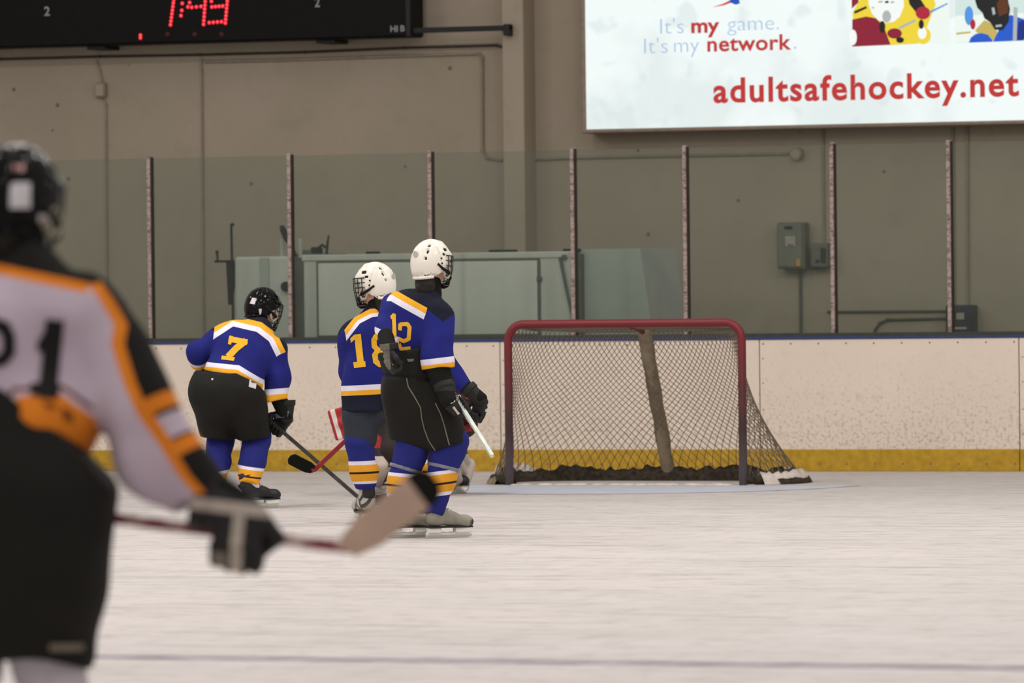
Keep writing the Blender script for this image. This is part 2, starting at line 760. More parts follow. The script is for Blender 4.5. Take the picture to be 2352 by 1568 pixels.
gxs = [px_x[0] - 1.25 * i for i in (3, 2, 1)] + px_x + [px_x[-1] + 1.25 * i for i in (1, 2, 3)]
for a, b in zip(gxs[:-1], gxs[1:]):
    MB().box((a + 0.008, YG - 0.005, BH + 0.03), (b - 0.008, YG + 0.005, GT), 0.002).build('glass_pane', M_GLASS, bd)
k = NT('glass_post_metal')
n1 = k.noise(38.0, 5, 0.75, stretch=(0.6, 0.6, 1.2))
k.link(k.mix(k.ramp(n1, 0.36, 0.54), lin((90, 74, 68)), lin((176, 156, 149))), k.b.inputs['Base Color'])
k.b.inputs['Roughness'].default_value = 0.55
M_POST = k.m
M_GASK = mat('gasket', (70, 60, 54), 0.8, 0.1)
for x in gxs:
    p = MB().box((x - 0.021, YG - 0.035, BH + 0.022), (x + 0.012, YG + 0.03, GT + 0.02), 0.004).build('glass_post', M_POST, bd)
    MB().box((x + 0.012, YG - 0.03, BH + 0.022), (x + 0.021, YG + 0.03, GT + 0.01), 0.002).build('gasket', M_GASK, p)

# ---- end wall of the hall
k = NT('painted_block_wall')
n1 = k.noise(0.8, 4)
n2 = k.noise(4.5, 5, 0.65)
col = k.mix(k.ramp(n1, 0.3, 0.7), lin((176, 162, 146)), lin((164, 152, 135)))
col = k.mix(k.math('MULTIPLY', k.ramp(n2, 0.55, 0.8), 0.25, True), col, lin((140, 126, 112)))
vo = k.node('ShaderNodeTexVoronoi')
vo.inputs['Scale'].default_value = 2.6
k.link(k.coord(), vo.inputs['Vector'])
dots = k.math('LESS_THAN', vo.outputs['Distance'], 0.052)
col = k.mix(k.math('MULTIPLY', dots, 0.6), col, lin((70, 58, 50)))
k.link(col, k.b.inputs['Base Color'])
k.b.inputs['Roughness'].default_value = 0.9
k.b.inputs['Specular IOR Level'].default_value = 0.1
k.bump(k.noise(30.0, 4), 0.15, 0.01)
M_WALL = k.m
wall = MB().box((-16, YW, -0.1), (16, YW + 0.25, 9.0)).build('wall_back', M_WALL)
tag(wall, 'tan painted end wall of the hall behind the glass', 'wall', kind='structure')
xa, xb = W(1155, 300, YW - 0.3).x, W(1204, 300, YW - 0.3).x
pil = MB().box((xa, YW - 0.3, -0.02), (xb, YW + 0.01, 9.0), 0.008).build('trim_1', M_WALL)
tag(pil, 'tan square pillar standing out from the end wall', 'pillar', kind='structure')

# conduits and boxes on the wall
M_COND = mat('painted_conduit', (152, 138, 123), 0.6, 0.2)
M_CONDD = mat('grey_conduit', (96, 92, 84), 0.6, 0.2)
M_CABLE = mat('black_cable', (74, 63, 56), 0.6, 0.2)


def wallpath(px, y):
    return [W(a, b, y) for a, b in px]


def conduit(name, px, r, m, label, y=None, cat='conduit', boxes=()):
    y = YW - r - 0.004 if y is None else y
    p = wallpath(px, y)
    o = MB().tube(p, r, 8).build(name, m)
    tag(o, label, cat)
    for i, b in enumerate(p[1:-1]):
        c = MB().tube([b - Vector((0, 0.004, 0)), b + Vector((0, 0.004, 0))], r * 1.45, 8).build('fitting', m, o)
    return o


conduit('wall_cable', [(-200, 141), (0, 136), (230, 130), (460, 126), (700, 120), (930, 110), (1140, 104), (1154, 108)], 0.011, M_CABLE,
        'dark cable strung along the wall just under the scoreboard', cat='cable')
conduit('electrical_conduit', [(470, 142), (640, 138), (1100, 123), (1107, 132), (1108, 345), (1118, 362), (1153, 368)], 0.013, M_COND,
        'thin conduit running under the cable then down beside the pillar')
conduit('electrical_conduit', [(1228, 366), (1330, 362), (1810, 353)], 0.012, M_COND,
        'thin level conduit from the pillar to the round box')
conduit('electrical_conduit', [(221, 139), (229, 162), (235, 186)], 0.010, M_COND,
        'short slanting conduit from the cable to the small junction box')
conduit('electrical_conduit', [(238, 228), (243, 240), (244, 420), (247, 770)], 0.010, M_COND,
        'thin vertical conduit below the small junction box, leftmost on the wall')
conduit('electrical_conduit', [(463, 134), (461, 146), (463, 160), (465, 400), (468, 770)], 0.010, M_COND,
        'thin vertical conduit dropping from the cable left of centre')
conduit('electrical_conduit', [(1890, 290), (1891, 420), (1893, 560)], 0.011, M_COND,
        'vertical conduit from the lit sign to the small grey switch')
conduit('electrical_conduit', [(2188, 285), (2190, 420), (2192, 700)], 0.010, M_COND,
        'vertical conduit under the lit sign right behind a glass post')
conduit('electrical_conduit', [(2221, 283), (2222, 420), (2223, 700)], 0.012, M_COND,
        'vertical conduit from the lit sign to the dark blue box')
conduit('electrical_conduit', [(1838, 610), (1840, 790)], 0.013, M_CONDD,
        'short conduit going down from the large breaker box')
conduit('electrical_conduit', [(1845, 611), (1880, 613)], 0.02, M_CONDD,
        'stub of conduit joining the breaker box and the switch')
conduit('electrical_conduit', [(1900, 716), (2175, 714)], 0.011, M_CONDD,
        'upper level conduit entering the dark blue box')
conduit('electrical_conduit', [(2006, 775), (2010, 757), (2020, 742), (2038, 734), (2175, 731)], 0.011, M_CONDD,
        'lower bent conduit entering the dark blue box')


def wallbox(name, px, depth, m, label, cat, bev=0.012):
    (x0, y0), (x1, y1) = px
    yy = YW - depth
    a, b = W(x0, y0, yy), W(x1, y1, yy)
    o = empty(name, ((a.x + b.x) / 2, YW, a.z))
    tag(o, label, cat)
    w, h = (b.x - a.x) / 2, b.z - a.z
    MB().box((-w, -depth, 0), (w, -0.002, h), bev).build('housing', m, o)
    return o, w, h


M_GREYBOX = mat('grey_box_paint', (110, 108, 98), 0.5, 0.3)
M_GREYLID = mat('grey_box_lid', (118, 116, 106), 0.45, 0.3)
M_NAVYBOX = mat('navy_box_paint', (46, 50, 62), 0.5, 0.3)
M_PALE = mat('pale_label', (168, 160, 150), 0.6, 0.2)
M_DARK = mat('dark_plastic', (38, 38, 36), 0.5, 0.3)
M_REDD = mat('red_mark', (150, 60, 55), 0.6, 0.2)
M_YELLOWP = mat('yellow_plug', (190, 150, 70), 0.6, 0.2)
o, w, h = wallbox('breaker_box', ((1785, 618), (1847, 510)), 0.16, M_GREYBOX, 'large grey breaker box mounted on the wall right of the goal', 'electrical box')
MB().box((-w + 0.012, -0.172, 0.02), (w - 0.02, -0.16, h - 0.015), 0.004).build('door', M_GREYLID, o)
MB().box((-0.045, -0.180, h * 0.48), (0.05, -0.172, h * 0.70), 0.003).build('rating_label', M_PALE, o)
MB().box((-0.02, -0.184, h * 0.50), (0.03, -0.180, h * 0.53)).build('red_stripe', M_REDD, o)
MB().box((-0.05, -0.19, h * 0.86), (0.02, -0.172, h * 0.92), 0.004).build('handle', M_DARK, o)
MB().box((w - 0.07, -0.19, 0.02), (w - 0.03, -0.172, 0.09), 0.006).build('plug', M_YELLOWP, o)
o, w, h = wallbox('safety_switch', ((1862, 614), (1900, 558)), 0.14, M_GREYBOX, 'small grey safety switch beside the large breaker box', 'electrical box')
MB().box((w - 0.055, -0.17, h * 0.2), (w - 0.015, -0.14, h * 0.8), 0.006).build('lever', M_DARK, o)
MB().box((-0.03, -0.15, h * 0.18), (0.0, -0.14, h * 0.32), 0.004).build('knob', M_DARK, o)
o, w, h = wallbox('control_box', ((2172, 770), (2232, 700)), 0.2, M_NAVYBOX, 'dark blue electrical box low on the wall at far right', 'electrical box')
MB().box((-0.02, -0.206, h * 0.52), (0.05, -0.2, h * 0.74), 0.002).build('label', M_PALE, o)
MB().box((-0.05, -0.206, h * 0.2), (0.07, -0.2, h * 0.27), 0.002).build('label_strip', M_PALE, o)
rb = W(1833, 353, YW)
o = MB().tube([rb + Vector((0, -0.07, 0)), rb + Vector((0, -0.002, 0))], 0.055, 16).build('round_junction_box', M_COND)
tag(o, 'round painted junction box at the end of the level conduit', 'electrical box')
MB().tube([rb + Vector((0, -0.078, 0)), rb + Vector((0, -0.07, 0))], 0.042, 16).build('cover_plate', M_WALL, o)
rb = W(235, 207, YW)
o = MB().box((rb.x - 0.05, YW - 0.06, rb.z - 0.07), (rb.x + 0.05, YW - 0.002, rb.z + 0.07), 0.015).build('junction_box', M_COND)
tag(o, 'small painted junction box on the leftmost conduit', 'electrical box')
MB().box((rb.x - 0.04, YW - 0.066, rb.z - 0.055), (rb.x + 0.04, YW - 0.06, rb.z + 0.055), 0.004).build('cover_plate', M_WALL, o)

# ---- scoreboard
YS = YW - 0.42
M_BLACKB = mat('scoreboard_black', (12, 12, 11), 0.55, 0.15, 0.2)
M_STEEL = mat('dark_steel', (30, 30, 31), 0.5, 0.3)
M_LED = emit('led_red_lit', (255, 40, 56), 1.5)
M_LEDC = emit('led_red_core', (255, 96, 104), 1.5)
M_LEDOFF = mat('led_unlit', (70, 30, 16), 0.5, 0.3)
a = W(-420, 122, YS)
b = W(944, 81, YS)
sbz = W(500, 96, YS).z
sbd = empty('scoreboard', ((a.x + b.x) / 2, YW, sbz))
tag(sbd, 'wide black scoreboard with red digits high on the wall', 'scoreboard')
hw = (b.x - a.x) / 2
MB().box((-hw, -0.42, 0), (hw, -0.10, 1.75), 0.015).build('cabinet', M_BLACKB, sbd)
MB().box((hw - 0.045, -0.435, 0.0), (hw, -0.42, 1.75), 0.004).build('edge_strip', M_STEEL, sbd)
for px in (212, 740):
    q = W(px, 110, YS) - sbd.location
    MB().box((q.x - 0.09, -0.34, -0.035), (q.x + 0.09, -0.02, 0.0), 0.004).build('bracket', M_STEEL, sbd)
led_mesh = MB().sphere((0, 0, 0), 0.0165, 8, 6, (1, 0.5, 1))
led_proto = led_mesh.build('led', M_LED)
led_me = led_proto.data
bpy.data.objects.remove(led_proto)
ledc = MB().sphere((0, 0, 0), 0.0085, 6, 4, (1, 0.5, 1)).build('led_core', M_LEDC)
ledc_me = ledc.data
bpy.data.objects.remove(ledc)


def dots(p0, p1, n):
    return [(p0[0] + (p1[0] - p0[0]) * i / (n - 1), p0[1] + (p1[1] - p0[1]) * i / (n - 1)) for i in range(n)]


one = dots((402, -18), (392, 57), 10)
colon = [(421, -6), (419, 8), (418, 24), (416, 36)]
four = dots((473, -14), (468, 56), 9) + dots((436, 6), (432, 16), 2) + dots((441, 17), (462, 15), 3) + [(437, -10)]
nine = dots((524, -14), (518, 53), 9) + dots((486, 3), (516, 15), 2)[:1] + dots((487, 16), (512, 14), 4) + dots((481, 52), (509, 50), 4) + [(488, -12)]
extra = [(323, 81), (323, 87)]
for nm, pp in (('clock_digit', one), ('clock_colon', colon), ('clock_digit', four), ('clock_digit', nine), ('penalty_light', extra)):
    d = None
    for (x, y) in pp:
        q = W(x, y, YS) - sbd.location
        q.y = -0.424
        if d is None:
            d = bpy.data.objects.new(nm, led_me)
            link(d, sbd)
            d.location = q
            base_q = q
        else:
            e = bpy.data.objects.new('led', led_me)
            link(e, d)
            e.location = q - base_q
        e2 = bpy.data.objects.new('led_core', ledc_me)
        link(e2, d)
        e2.location = q - base_q + Vector((0.002, -0.007, 0.002))
for px in (385, 447, 509):
    q = W(px, 79, YS) - sbd.location
    MB().sphere((q.x, -0.422, q.z), 0.022, 8, 6, (1, 0.3, 1)).build('unlit_lamp', M_LEDOFF, sbd)


def text_mesh(txt, bold=0.0, space=1.0):
    cu = bpy.data.curves.new('text', 'FONT')
    cu.body = txt
    cu.offset = bold
    cu.space_character = space
    cu.resolution_u = 4
    ob = bpy.data.objects.new('text', cu)
    COL.objects.link(ob)
    dg = bpy.context.evaluated_depsgraph_get()
    me = bpy.data.meshes.new_from_object(ob.evaluated_get(dg))
    v = np.array([list(p.co) for p in me.vertices])
    f = [tuple(p.vertices) for p in me.polygons]
    bpy.data.objects.remove(ob)
    bpy.data.meshes.remove(me)
    return v, f


def wall_text(name, txt, x0, x1, ybase, ytop, plane_y, m, parent, bold=0.0, space=1.0, tall=None, lift=0.004):
    """lettering on a plane parallel to the wall: x range, baseline and top of the letter named in tall"""
    v, f = text_mesh(txt, bold, space)
    tv, _ = text_mesh(tall or txt, bold, space)
    hgt = tv[:, 1].max()
    A, B = W(x0, ybase, plane_y), W(x1, ybase, plane_y)
    T = W(x0, ytop, plane_y)
    sx = (B.x - A.x) / (v[:, 0].max() - v[:, 0].min())
    sz = (T.z - A.z) / hgt
    out = []
    for p in v:
        out.append(Vector((A.x + (p[0] - v[:, 0].min()) * sx, plane_y - lift, A.z + p[1] * sz)) - parent.location)
    return meshobj(name, out, f, m, parent)


M_WHITET = mat('white_lettering', (150, 150, 145), 0.6, 0.2)
wall_text('small_numeral', '2', 102, 115, 36, 15, YS, M_WHITET, sbd, 0.02)
wall_text('small_numeral', '2', 723, 735, 16, -6, YS, M_WHITET, sbd, 0.02)
wall_text('small_lettering', 'HI', 897, 914, 73, 59, YS, M_WHITET, sbd, 0.03)
wall_text('small_lettering', 'B', 920, 930, 72, 58, YS, M_WHITET, sbd, 0.03)
# mounting rail that carries on to the pillar
r0, r1 = W(950, 71, YW - 0.36), W(1173, 62, YW - 0.36)
rail = empty('mounting_rail', (r0.x, YW - 0.36, r0.z))
tag(rail, 'dark steel mounting rail from the scoreboard to the pillar', 'rail')
MB().box((0, -0.03, -0.02), (r1.x - r0.x, 0.02, 0.026), 0.004).build('beam', M_STEEL, rail)
MB().box((r1.x - r0.x - 0.055, -0.04, -0.065), (r1.x - r0.x, 0.06, 0.036), 0.004).build('end_bracket', M_STEEL, rail)

# ---- backlit advertising sign
YP = YW - 0.30
SGN = 1.0
k = NT('sign_face_backlit')
w1 = k.noise(1.3, 3, 0.5)
w2 = k.noise(3.5, 2, 0.5)
cc = k.mix(k.ramp(w1, 0.45, 0.62), lin((240, 249, 247)), lin((226, 236, 234)))
cc = k.mix(k.math('MULTIPLY', k.ramp(w2, 0.58, 0.66), 0.55, True), cc, lin((214, 226, 228)))
k.link(cc, k.b.inputs['Emission Color'])
k.b.inputs['Emission Strength'].default_value = SGN
k.b.inputs['Base Color'].default_value = (0.05, 0.05, 0.05, 1)
k.b.inputs['Roughness'].default_value = 0.6
k.b.inputs['Specular IOR Level'].default_value = 0.05
M_SIGN = k.m
M_SIGNFR = mat('sign_frame', (150, 132, 116), 0.5, 0.3)
a = W(1346, 303, YP)
sz0 = W(1348, 306, YP).z
sg = empty('advertising_sign', (a.x, YW, sz0))
tag(sg, 'large backlit white hockey network sign on the wall above the glass', 'sign')
SW = 6.2
MB().box((-0.04, -0.30, 0), (SW, -0.002, 3.0), 0.01).build('cabinet', M_SIGNFR, sg)
MB().box((0.008, -0.308, 0.034), (SW - 0.04, -0.298, 2.96)).build('lit_face', M_SIGN, sg)
YF = YW - 0.308
E_RED = emit('print_red', (190, 54, 52), SGN)
E_BLUE = emit('print_pale_blue', (172, 196, 226), SGN)
E_DEEPB = emit('print_blue', (40, 84, 186), SGN)
E_SWR = emit('print_swoosh_red', (214, 60, 60), SGN)
E_HALO = emit('print_halo', (250, 246, 232), SGN)


def sign_poly(name, px, m, parent, lift):
    return MB().prism([Vector(W(x, y, YF)) - parent.location + Vector((0, -lift, 0)) for x, y in px][::-1], (0, -0.0015, 0)).build(name, m, parent)


wall_text('web_address', 'adultsafehockey.net', 1639, 2341, 235, 179, YF, E_RED, sg, 0.026, 1.12, 'd')
wall_text('slogan_word', "It's", 1517, 1571, 78, 44, YF, E_BLUE, sg, -0.012, 1.0, 'I')
wall_text('slogan_word', 'my', 1588, 1653, 75, 52, YF, E_RED, sg, 0.03, 1.0, 'm')
wall_text('slogan_word', 'game.', 1671, 1789, 71, 49, YF, E_BLUE, sg, -0.012, 1.0, 'a')
wall_text('slogan_word', "It's", 1480, 1534, 123, 89, YF, E_BLUE, sg, -0.012, 1.0, 'I')
wall_text('slogan_word', 'my', 1549, 1606, 121, 98, YF, E_BLUE, sg, -0.012, 1.0, 'm')
wall_text('slogan_word', 'network', 1625, 1818, 118, 83, YF, E_RED, sg, 0.022, 1.05, 'k')
wall_text('slogan_word', '.', 1824, 1829, 112, 107, YF, E_BLUE, sg, 0.0)
sign_poly('logo_swoosh', [(1636, 17), (1664, 12), (1690, 2), (1720, -30), (1700, -30), (1682, -2), (1662, 8)], E_SWR, sg, 0.002)
sign_poly('logo_shape', [(1674, 4), (1690, 11), (1700, 8), (1698, 0), (1712, -14), (1690, -16)], E_DEEPB, sg, 0.004)

# two printed photographs on the sign (flat colour areas)
E = {n: emit('print_' + n, c, SGN) for n, c in dict(
    maroon=(140, 34, 56), yellow=(240, 214, 60), white=(246, 250, 246), dark=(34, 36, 36), grey=(176, 182, 182), paleice=(238, 248, 240),
    blue=(40, 92, 204), navy=(28, 52, 130), brown=(96, 56, 36), sky=(84, 150, 226), palegrn=(212, 230, 226), tan=(200, 178, 96), red=(176, 40, 60)).items()}
p1 = sign_poly('printed_photo', [(1957, 107), (2181, 99), (2179, -120), (1955, -112)], E['paleice'], sg, 0.001)
p2 = sign_poly('printed_photo', [(2195, 99), (2430, 92), (2428, -124), (2193, -118)], E['palegrn'], sg, 0.001)


def ep(cx, cy, rx, ry, n=14, rot=0.0):
    return [(cx + rx * math.cos(t) * math.cos(rot) - ry * math.sin(t) * math.sin(rot),
             cy + rx * math.cos(t) * math.sin(rot) + ry * math.sin(t) * math.cos(rot)) for t in [2 * math.pi * i / n for i in range(n)]][::-1]


def pp(par, items):
    for i, (nm, c, px) in enumerate(items):
        if nm == 'e':
            px = ep(*px)
        o = sign_poly('print_area', px, E[c], sg, 0.003 + 0.0017 * i)
        o.location = (0, 0, 0)
        o.parent = par
        o.location = Vector((0, 0, 0))


pp(p1, [
    ('p', 'yellow', [(2045, 104), (2110, 100), (2130, 60), (2150, 10), (2120, -60), (2050, -80), (1985, -20), (1958, 30), (1962, 60)]),
    ('p', 'maroon', [(1958, 107), (2046, 103), (2030, 60), (2012, 42), (1990, 38), (1958, 45)]),
    ('p', 'maroon', [(1957, 20), (1972, 6), (1980, -60), (1956, -60)]),
    ('p', 'dark', [(1962, 26), (1990, 14), (1992, 19), (1964, 32)]),
    ('p', 'white', [(1994, -30), (1996, 10), (2004, 32), (2018, 46), (2034, 53), (2054, 50), (2068, 38), (2077, 14), (2074, -30)][::-1]),
    ('e', 'white', (1960, 86, 9, 18)),
    ('p', 'dark', [(2084, -20), (2110, -10), (2128, 18), (2106, 30), (2090, 10)]),
    ('e', 'red', (2121, 30, 17, 15)),
    ('e', 'maroon', (2056, 77, 17, 12)),
    ('e', 'grey', (2038, 38, 10, 14)),
    ('e', 'dark', (2028, 62, 7, 14)),
    ('e', 'dark', (2069, 92, 9, 7)),
    ('e', 'yellow', (2122, 82, 18, 20)),
    ('e', 'white', (2120, 76, 10, 14)),
    ('e', 'dark', (2118, 56, 6, 11)),
    ('p', 'grey', [(2066, 62), (2104, 44), (2106, 49), (2068, 68)]),
    ('p', 'sky', [(2136, 27), (2178, 7), (2179, 10), (2138, 31)]),
    ('p', 'grey', [(2020, 3), (2030, 2), (2030, 6), (2020, 7)]), ('p', 'dark', [(2035, 3), (2043, 2), (2044, 7), (2036, 8)]), ('p', 'grey', [(2048, 4), (2056, 3), (2057, 7), (2049, 8)]), ('p', 'grey', [(2005, 16), (2011, 17), (2011, 20), (2006, 20)]),
])
pp(p2, [
    ('p', 'paleice', [(2195, 98), (2352, 94), (2352, 30), (2195, 36)]),
    ('e', 'sky', (2226, 36, 10, 22)),
    ('e', 'red', (2235, 56, 6, 12)),
    ('p', 'tan', [(2197, 75), (2230, 72), (2230, 76), (2197, 80)]),
    ('p', 'tan', [(2240, 70), (2262, 46), (2290, 60), (2292, 94), (2262, 92)]),
    ('p', 'blue', [(2226, 98), (2231, 86), (2242, 78), (2256, 76), (2270, 80), (2280, 92), (2281, 96)]),
    ('p', 'blue', [(2282, 96), (2352, 93), (2372, 60), (2352, 44), (2322, 34), (2300, 58)]),
    ('p', 'navy', [(2334, 93), (2352, 92), (2366, 62), (2350, 46), (2340, 52)]),
    ('p', 'dark', [(2240, -30), (2241, 2), (2246, 18), (2258, 30), (2262, 42), (2276, 52), (2286, 68), (2304, 70), (2318, 50), (2321, 20), (2310, -30)]),
    ('p', 'brown', [(2296, 38), (2316, 30), (2318, 6), (2302, -10), (2290, 10)]),
    ('p', 'grey', [(2279, 18), (2285, 17), (2288, 32), (2282, 35)]), ('p', 'grey', [(2288, 58), (2302, 56), (2303, 61), (2289, 63)]),
    ('p', 'grey', [(2328, 94), (2337, 93), (2339, 18), (2330, 16)]),
])
# ---- machine parked between the boards and the wall
YM = 4.05
M_MACH = mat('machine_paint', (216, 212, 209), 0.55, 0.3, 0.06, 2)
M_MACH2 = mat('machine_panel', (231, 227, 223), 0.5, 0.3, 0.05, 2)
M_MACHD = mat('machine_trim_shade_grey', (104, 106, 98), 0.7, 0.2)  # grey of the trim parts, also the painted shade beside the bonnet
M_MACHG = mat('machine_grey_green', (186, 187, 184), 0.6, 0.3, 0.06, 2)
M_BLK = mat('black_rubber', (30, 30, 27), 0.7, 0.2)
m0 = W(696, 580, YM)
m1_ = W(1312, 574, YM)
mach = empty('ice_resurfacer', (m0.x, YM, 0))
tag(mach, 'pale grey-green ice resurfacing machine parked behind the glass', 'machine')


def ML(px, py, y=YM):
    return W(px, py, y) - mach.location


ztop = ML(1000, 581).z
xr = ML(1312, 600).x
MB().box((0, 0, 0.25), (xr, 1.25, ztop), 0.015).build('tank_body', M_MACH, mach)
MB().box((-0.01, -0.015, ztop - 0.055), (xr - 0.02, 1.27, ztop), 0.008).build('top_rim', M_MACH, mach)
pa, pb = ML(734, 765), ML(1235, 598)
fr_ = MB()
for lo, hi in (((pa.x - 0.02, -0.012, pb.z), (pb.x + 0.02, 0.0, pb.z + 0.02)), ((pa.x - 0.02, -0.012, 0.9), (pa.x, 0.0, pb.z)),
               ((pb.x, -0.012, 0.9), (pb.x + 0.025, 0.0, pb.z))):
    fr_.box(lo, hi, 0.003)
fr_.build('panel_frame', M_MACHD, mach)
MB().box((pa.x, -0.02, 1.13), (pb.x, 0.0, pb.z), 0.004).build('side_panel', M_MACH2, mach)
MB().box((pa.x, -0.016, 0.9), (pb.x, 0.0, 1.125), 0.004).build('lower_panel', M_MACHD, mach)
MB().tube([ML(1286, 590, YM - 0.03), ML(1300, 660, YM - 0.03), ML(1318, 740, YM - 0.03)], 0.014, 8).build('strut', M_MACHD, mach)
for px in (1240, 1298):
    q = ML(px, 640 if px == 1240 else 590)
    MB().box((q.x - 0.02, -0.03, q.z - 0.02), (q.x + 0.02, 0.0, q.z + 0.02), 0.004).build('latch', M_MACHD, mach)
for px, w in ((1125, 0.05), (1157, 0.055), (842, 0.05), (1296, 0.05), (1310, 0.03)):
    q = ML(px, 574)
    MB().box((q.x - w, 0.1, ztop - 0.01), (q.x + w, 0.2, ztop + 0.022), 0.006).build('top_bracket', M_BLK, mach)
# sloping tail behind the tank
t = [ML(1336, 572, YM + 0.2), ML(1470, 570, YM + 0.2), ML(1495, 735, YM + 0.2), ML(1336, 740, YM + 0.2)]
t[2] = t[2] + (t[2] - t[1]) * 1.6
t[3] = Vector((t[3].x, t[3].y, t[2].z))
MB().prism(t, (0, 0.95, 0)).build('sloping_tail', M_MACHG, mach)
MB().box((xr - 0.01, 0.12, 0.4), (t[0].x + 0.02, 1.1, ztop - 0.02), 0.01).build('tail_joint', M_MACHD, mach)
# front bonnet left of the tank
f0, f1 = ML(538, 590, YM + 0.25), ML(668, 586, YM + 0.25)
MB().box((f0.x, 0.25, 0.3), (f1.x, 1.15, f0.z), 0.02).build('bonnet', M_MACH, mach)
q0, q1 = ML(597, 590, YM + 0.25), ML(618, 590, YM + 0.25)
MB().box((q0.x, 0.235, 0.4), (q1.x, 0.25, f0.z - 0.01), 0.003).build('bonnet_band', M_MACHG, mach)
MB().box((f1.x, 0.35, 0.4), (0.005, 1.0, f0.z + 0.02)).build('bonnet_gap_shade', M_MACHD, mach)  # dark filler box: shade between bonnet and tank put into its colour
hl = ML(655, 658, YM + 0.2)
MB().tube([hl, hl + Vector((0, 0.06, 0))], 0.043, 16).build('filler_cap', M_BLK, mach)
# controls on the deck: seat, wheel and levers
MB().tube([ML(755, 540, YM + 0.4), ML(752, 560, YM + 0.4), ML(750, 586, YM + 0.4)], [0.008, 0.012, 0.012], 8).build('lever', M_BLK, mach)
MB().tube([ML(731, 580, YM + 0.4), ML(733, 568, YM + 0.4), ML(740, 562, YM + 0.4), ML(747, 568, YM + 0.4)], 0.013, 8).build('steering_wheel', M_BLK, mach)
q = ML(725, 575, YM + 0.4)
MB().box((q.x - 0.035, 0.36, ztop - 0.01), (q.x + 0.03, 0.5, q.z + 0.03), 0.012).build('seat', M_BLK, mach)
q = ML(712, 576, YM + 0.4)
MB().box((q.x - 0.06, 0.36, ztop - 0.01), (q.x + 0.03, 0.46, q.z + 0.01), 0.008).build('armrest', M_MACHD, mach)
MB().tube([ML(647, 518, YM + 0.3), ML(650, 528, YM + 0.3), ML(657, 545, YM + 0.3), ML(664, 558, YM + 0.3), ML(675, 575, YM + 0.3), ML(680, 588, YM + 0.3)], [0.018, 0.03, 0.028, 0.02, 0.013, 0.012], 8).build('gear_handle', M_BLK, mach)
for px in (648, 690):
    MB().tube([ML(px, 548, YM + 0.35), ML(px, 592, YM + 0.35)], 0.02, 8).build('grab_post', M_MACHG, mach)
# four wheels under the body
for xx in (0.35, xr - 0.4):
    for yy in (0.12, 1.02):
        MB().tube([(xx, yy, 0.3), (xx, yy + 0.2, 0.3)], 0.3, 20).build('wheel', M_BLK, mach)
# upright tool rack left of the machine
rk = W(528, 600, YM + 0.3)
rack = empty('tool_rack', (rk.x, YM + 0.3, 0))
tag(rack, 'thin dark upright rack with levers left of the machine', 'rack')
RL = lambda px, py: W(px, py, YM + 0.3) - rack.location
MB().tube([RL(531, 515), RL(533, 600), RL(535, 700), Vector((RL(535, 700).x, 0, 0))], 0.012, 8).build('upright', M_BLK, rack)
MB().tube([RL(531, 515), RL(537, 516)], 0.013, 8).build('hook', M_BLK, rack)
a, b = RL(494, 603), RL(536, 597)
MB().box((a.x, -0.02, a.z), (b.x, 0.03, b.z), 0.003).build('arm', M_BLK, rack)
a, b = RL(520, 650), RL(536, 600)
MB().prism([RL(519, 601), RL(536, 601), RL(536, 655), RL(531, 700), RL(524, 700)][::-1], (0, 0.04, 0)).build('plate', M_BLK, rack)
MB().tube([RL(500, 602), RL(499, 585), RL(498, 575)], [0.009, 0.012, 0.016], 8).build('grip', M_BLK, rack)

# ================================================================ the goal
k = NT('goal_red_paint')
zz = k.node('ShaderNodeNewGeometry')
sp = k.node('ShaderNodeSeparateXYZ')
k.link(zz.outputs['Position'], sp.inputs[0])
n1 = k.noise(12.0, 5, 0.7)
wear = k.ramp(k.math('ADD', sp.outputs['Z'], k.math('MULTIPLY', k.math('SUBTRACT', n1, 0.5), 0.7)), 1.15, 0.5)
col = k.mix(k.math('MULTIPLY', wear, 0.9, True), lin((118, 26, 33)), lin((58, 42, 40)))
low = k.ramp(sp.outputs['Z'], 0.42, 0.12)
col = k.mix(k.math('MULTIPLY', low, 0.9, True), col, lin((96, 86, 90)))
scr = k.ramp(k.noise(30.0, 4, 0.7), 0.6, 0.75)
col = k.mix(k.math('MULTIPLY', scr, 0.35, True), col, lin((70, 40, 38)))
k.link(col, k.b.inputs['Base Color'])
k.b.inputs['Roughness'].default_value = 0.45
M_GOAL = k.m
k = NT('net_twine')
k.b.inputs['Base Color'].default_value = lin((118, 104, 88))
k.b.inputs['Roughness'].default_value = 0.9
M_NET = k.m
M_PADC = mat('centre_pad_canvas', (138, 124, 104), 0.85, 0.1, 0.22, 12)
M_SKIRT = mat('skirt_dark', (62, 55, 47), 0.85, 0.1, 0.5, 28)
M_SNOW = mat('skirt_white', (214, 202, 192), 0.8, 0.1, 0.14, 15)
goal = empty('hockey_goal', (0, 0, 0))
tag(goal, 'red pipe hockey goal with net standing on the ice', 'goal')
GW, GHt, PR = 0.945, 1.24, 0.032
path = [(-GW, 0, 0.0), (-GW, 0, 0.6), (-GW, 0, GHt - 0.13)]
for i in range(1, 9):
    a = math.pi / 2 * i / 8
    path.append((-GW + 0.13 * (1 - math.cos(a)), 0, GHt - 0.13 + 0.13 * math.sin(a)))
path += [(-GW + 0.13 + (2 * GW - 0.26) * i / 6, 0, GHt) for i in range(1, 6)]
for i in range(0, 9):
    a = math.pi / 2 * (8 - i) / 8
    path.append((GW - 0.13 * (1 - math.cos(a)), 0, GHt - 0.13 + 0.13 * math.sin(a)))
path += [(GW, 0, 0.6), (GW, 0, 0.0)]
MB().tube(path, PR, 14).build('goal_frame', M_GOAL, goal, True)


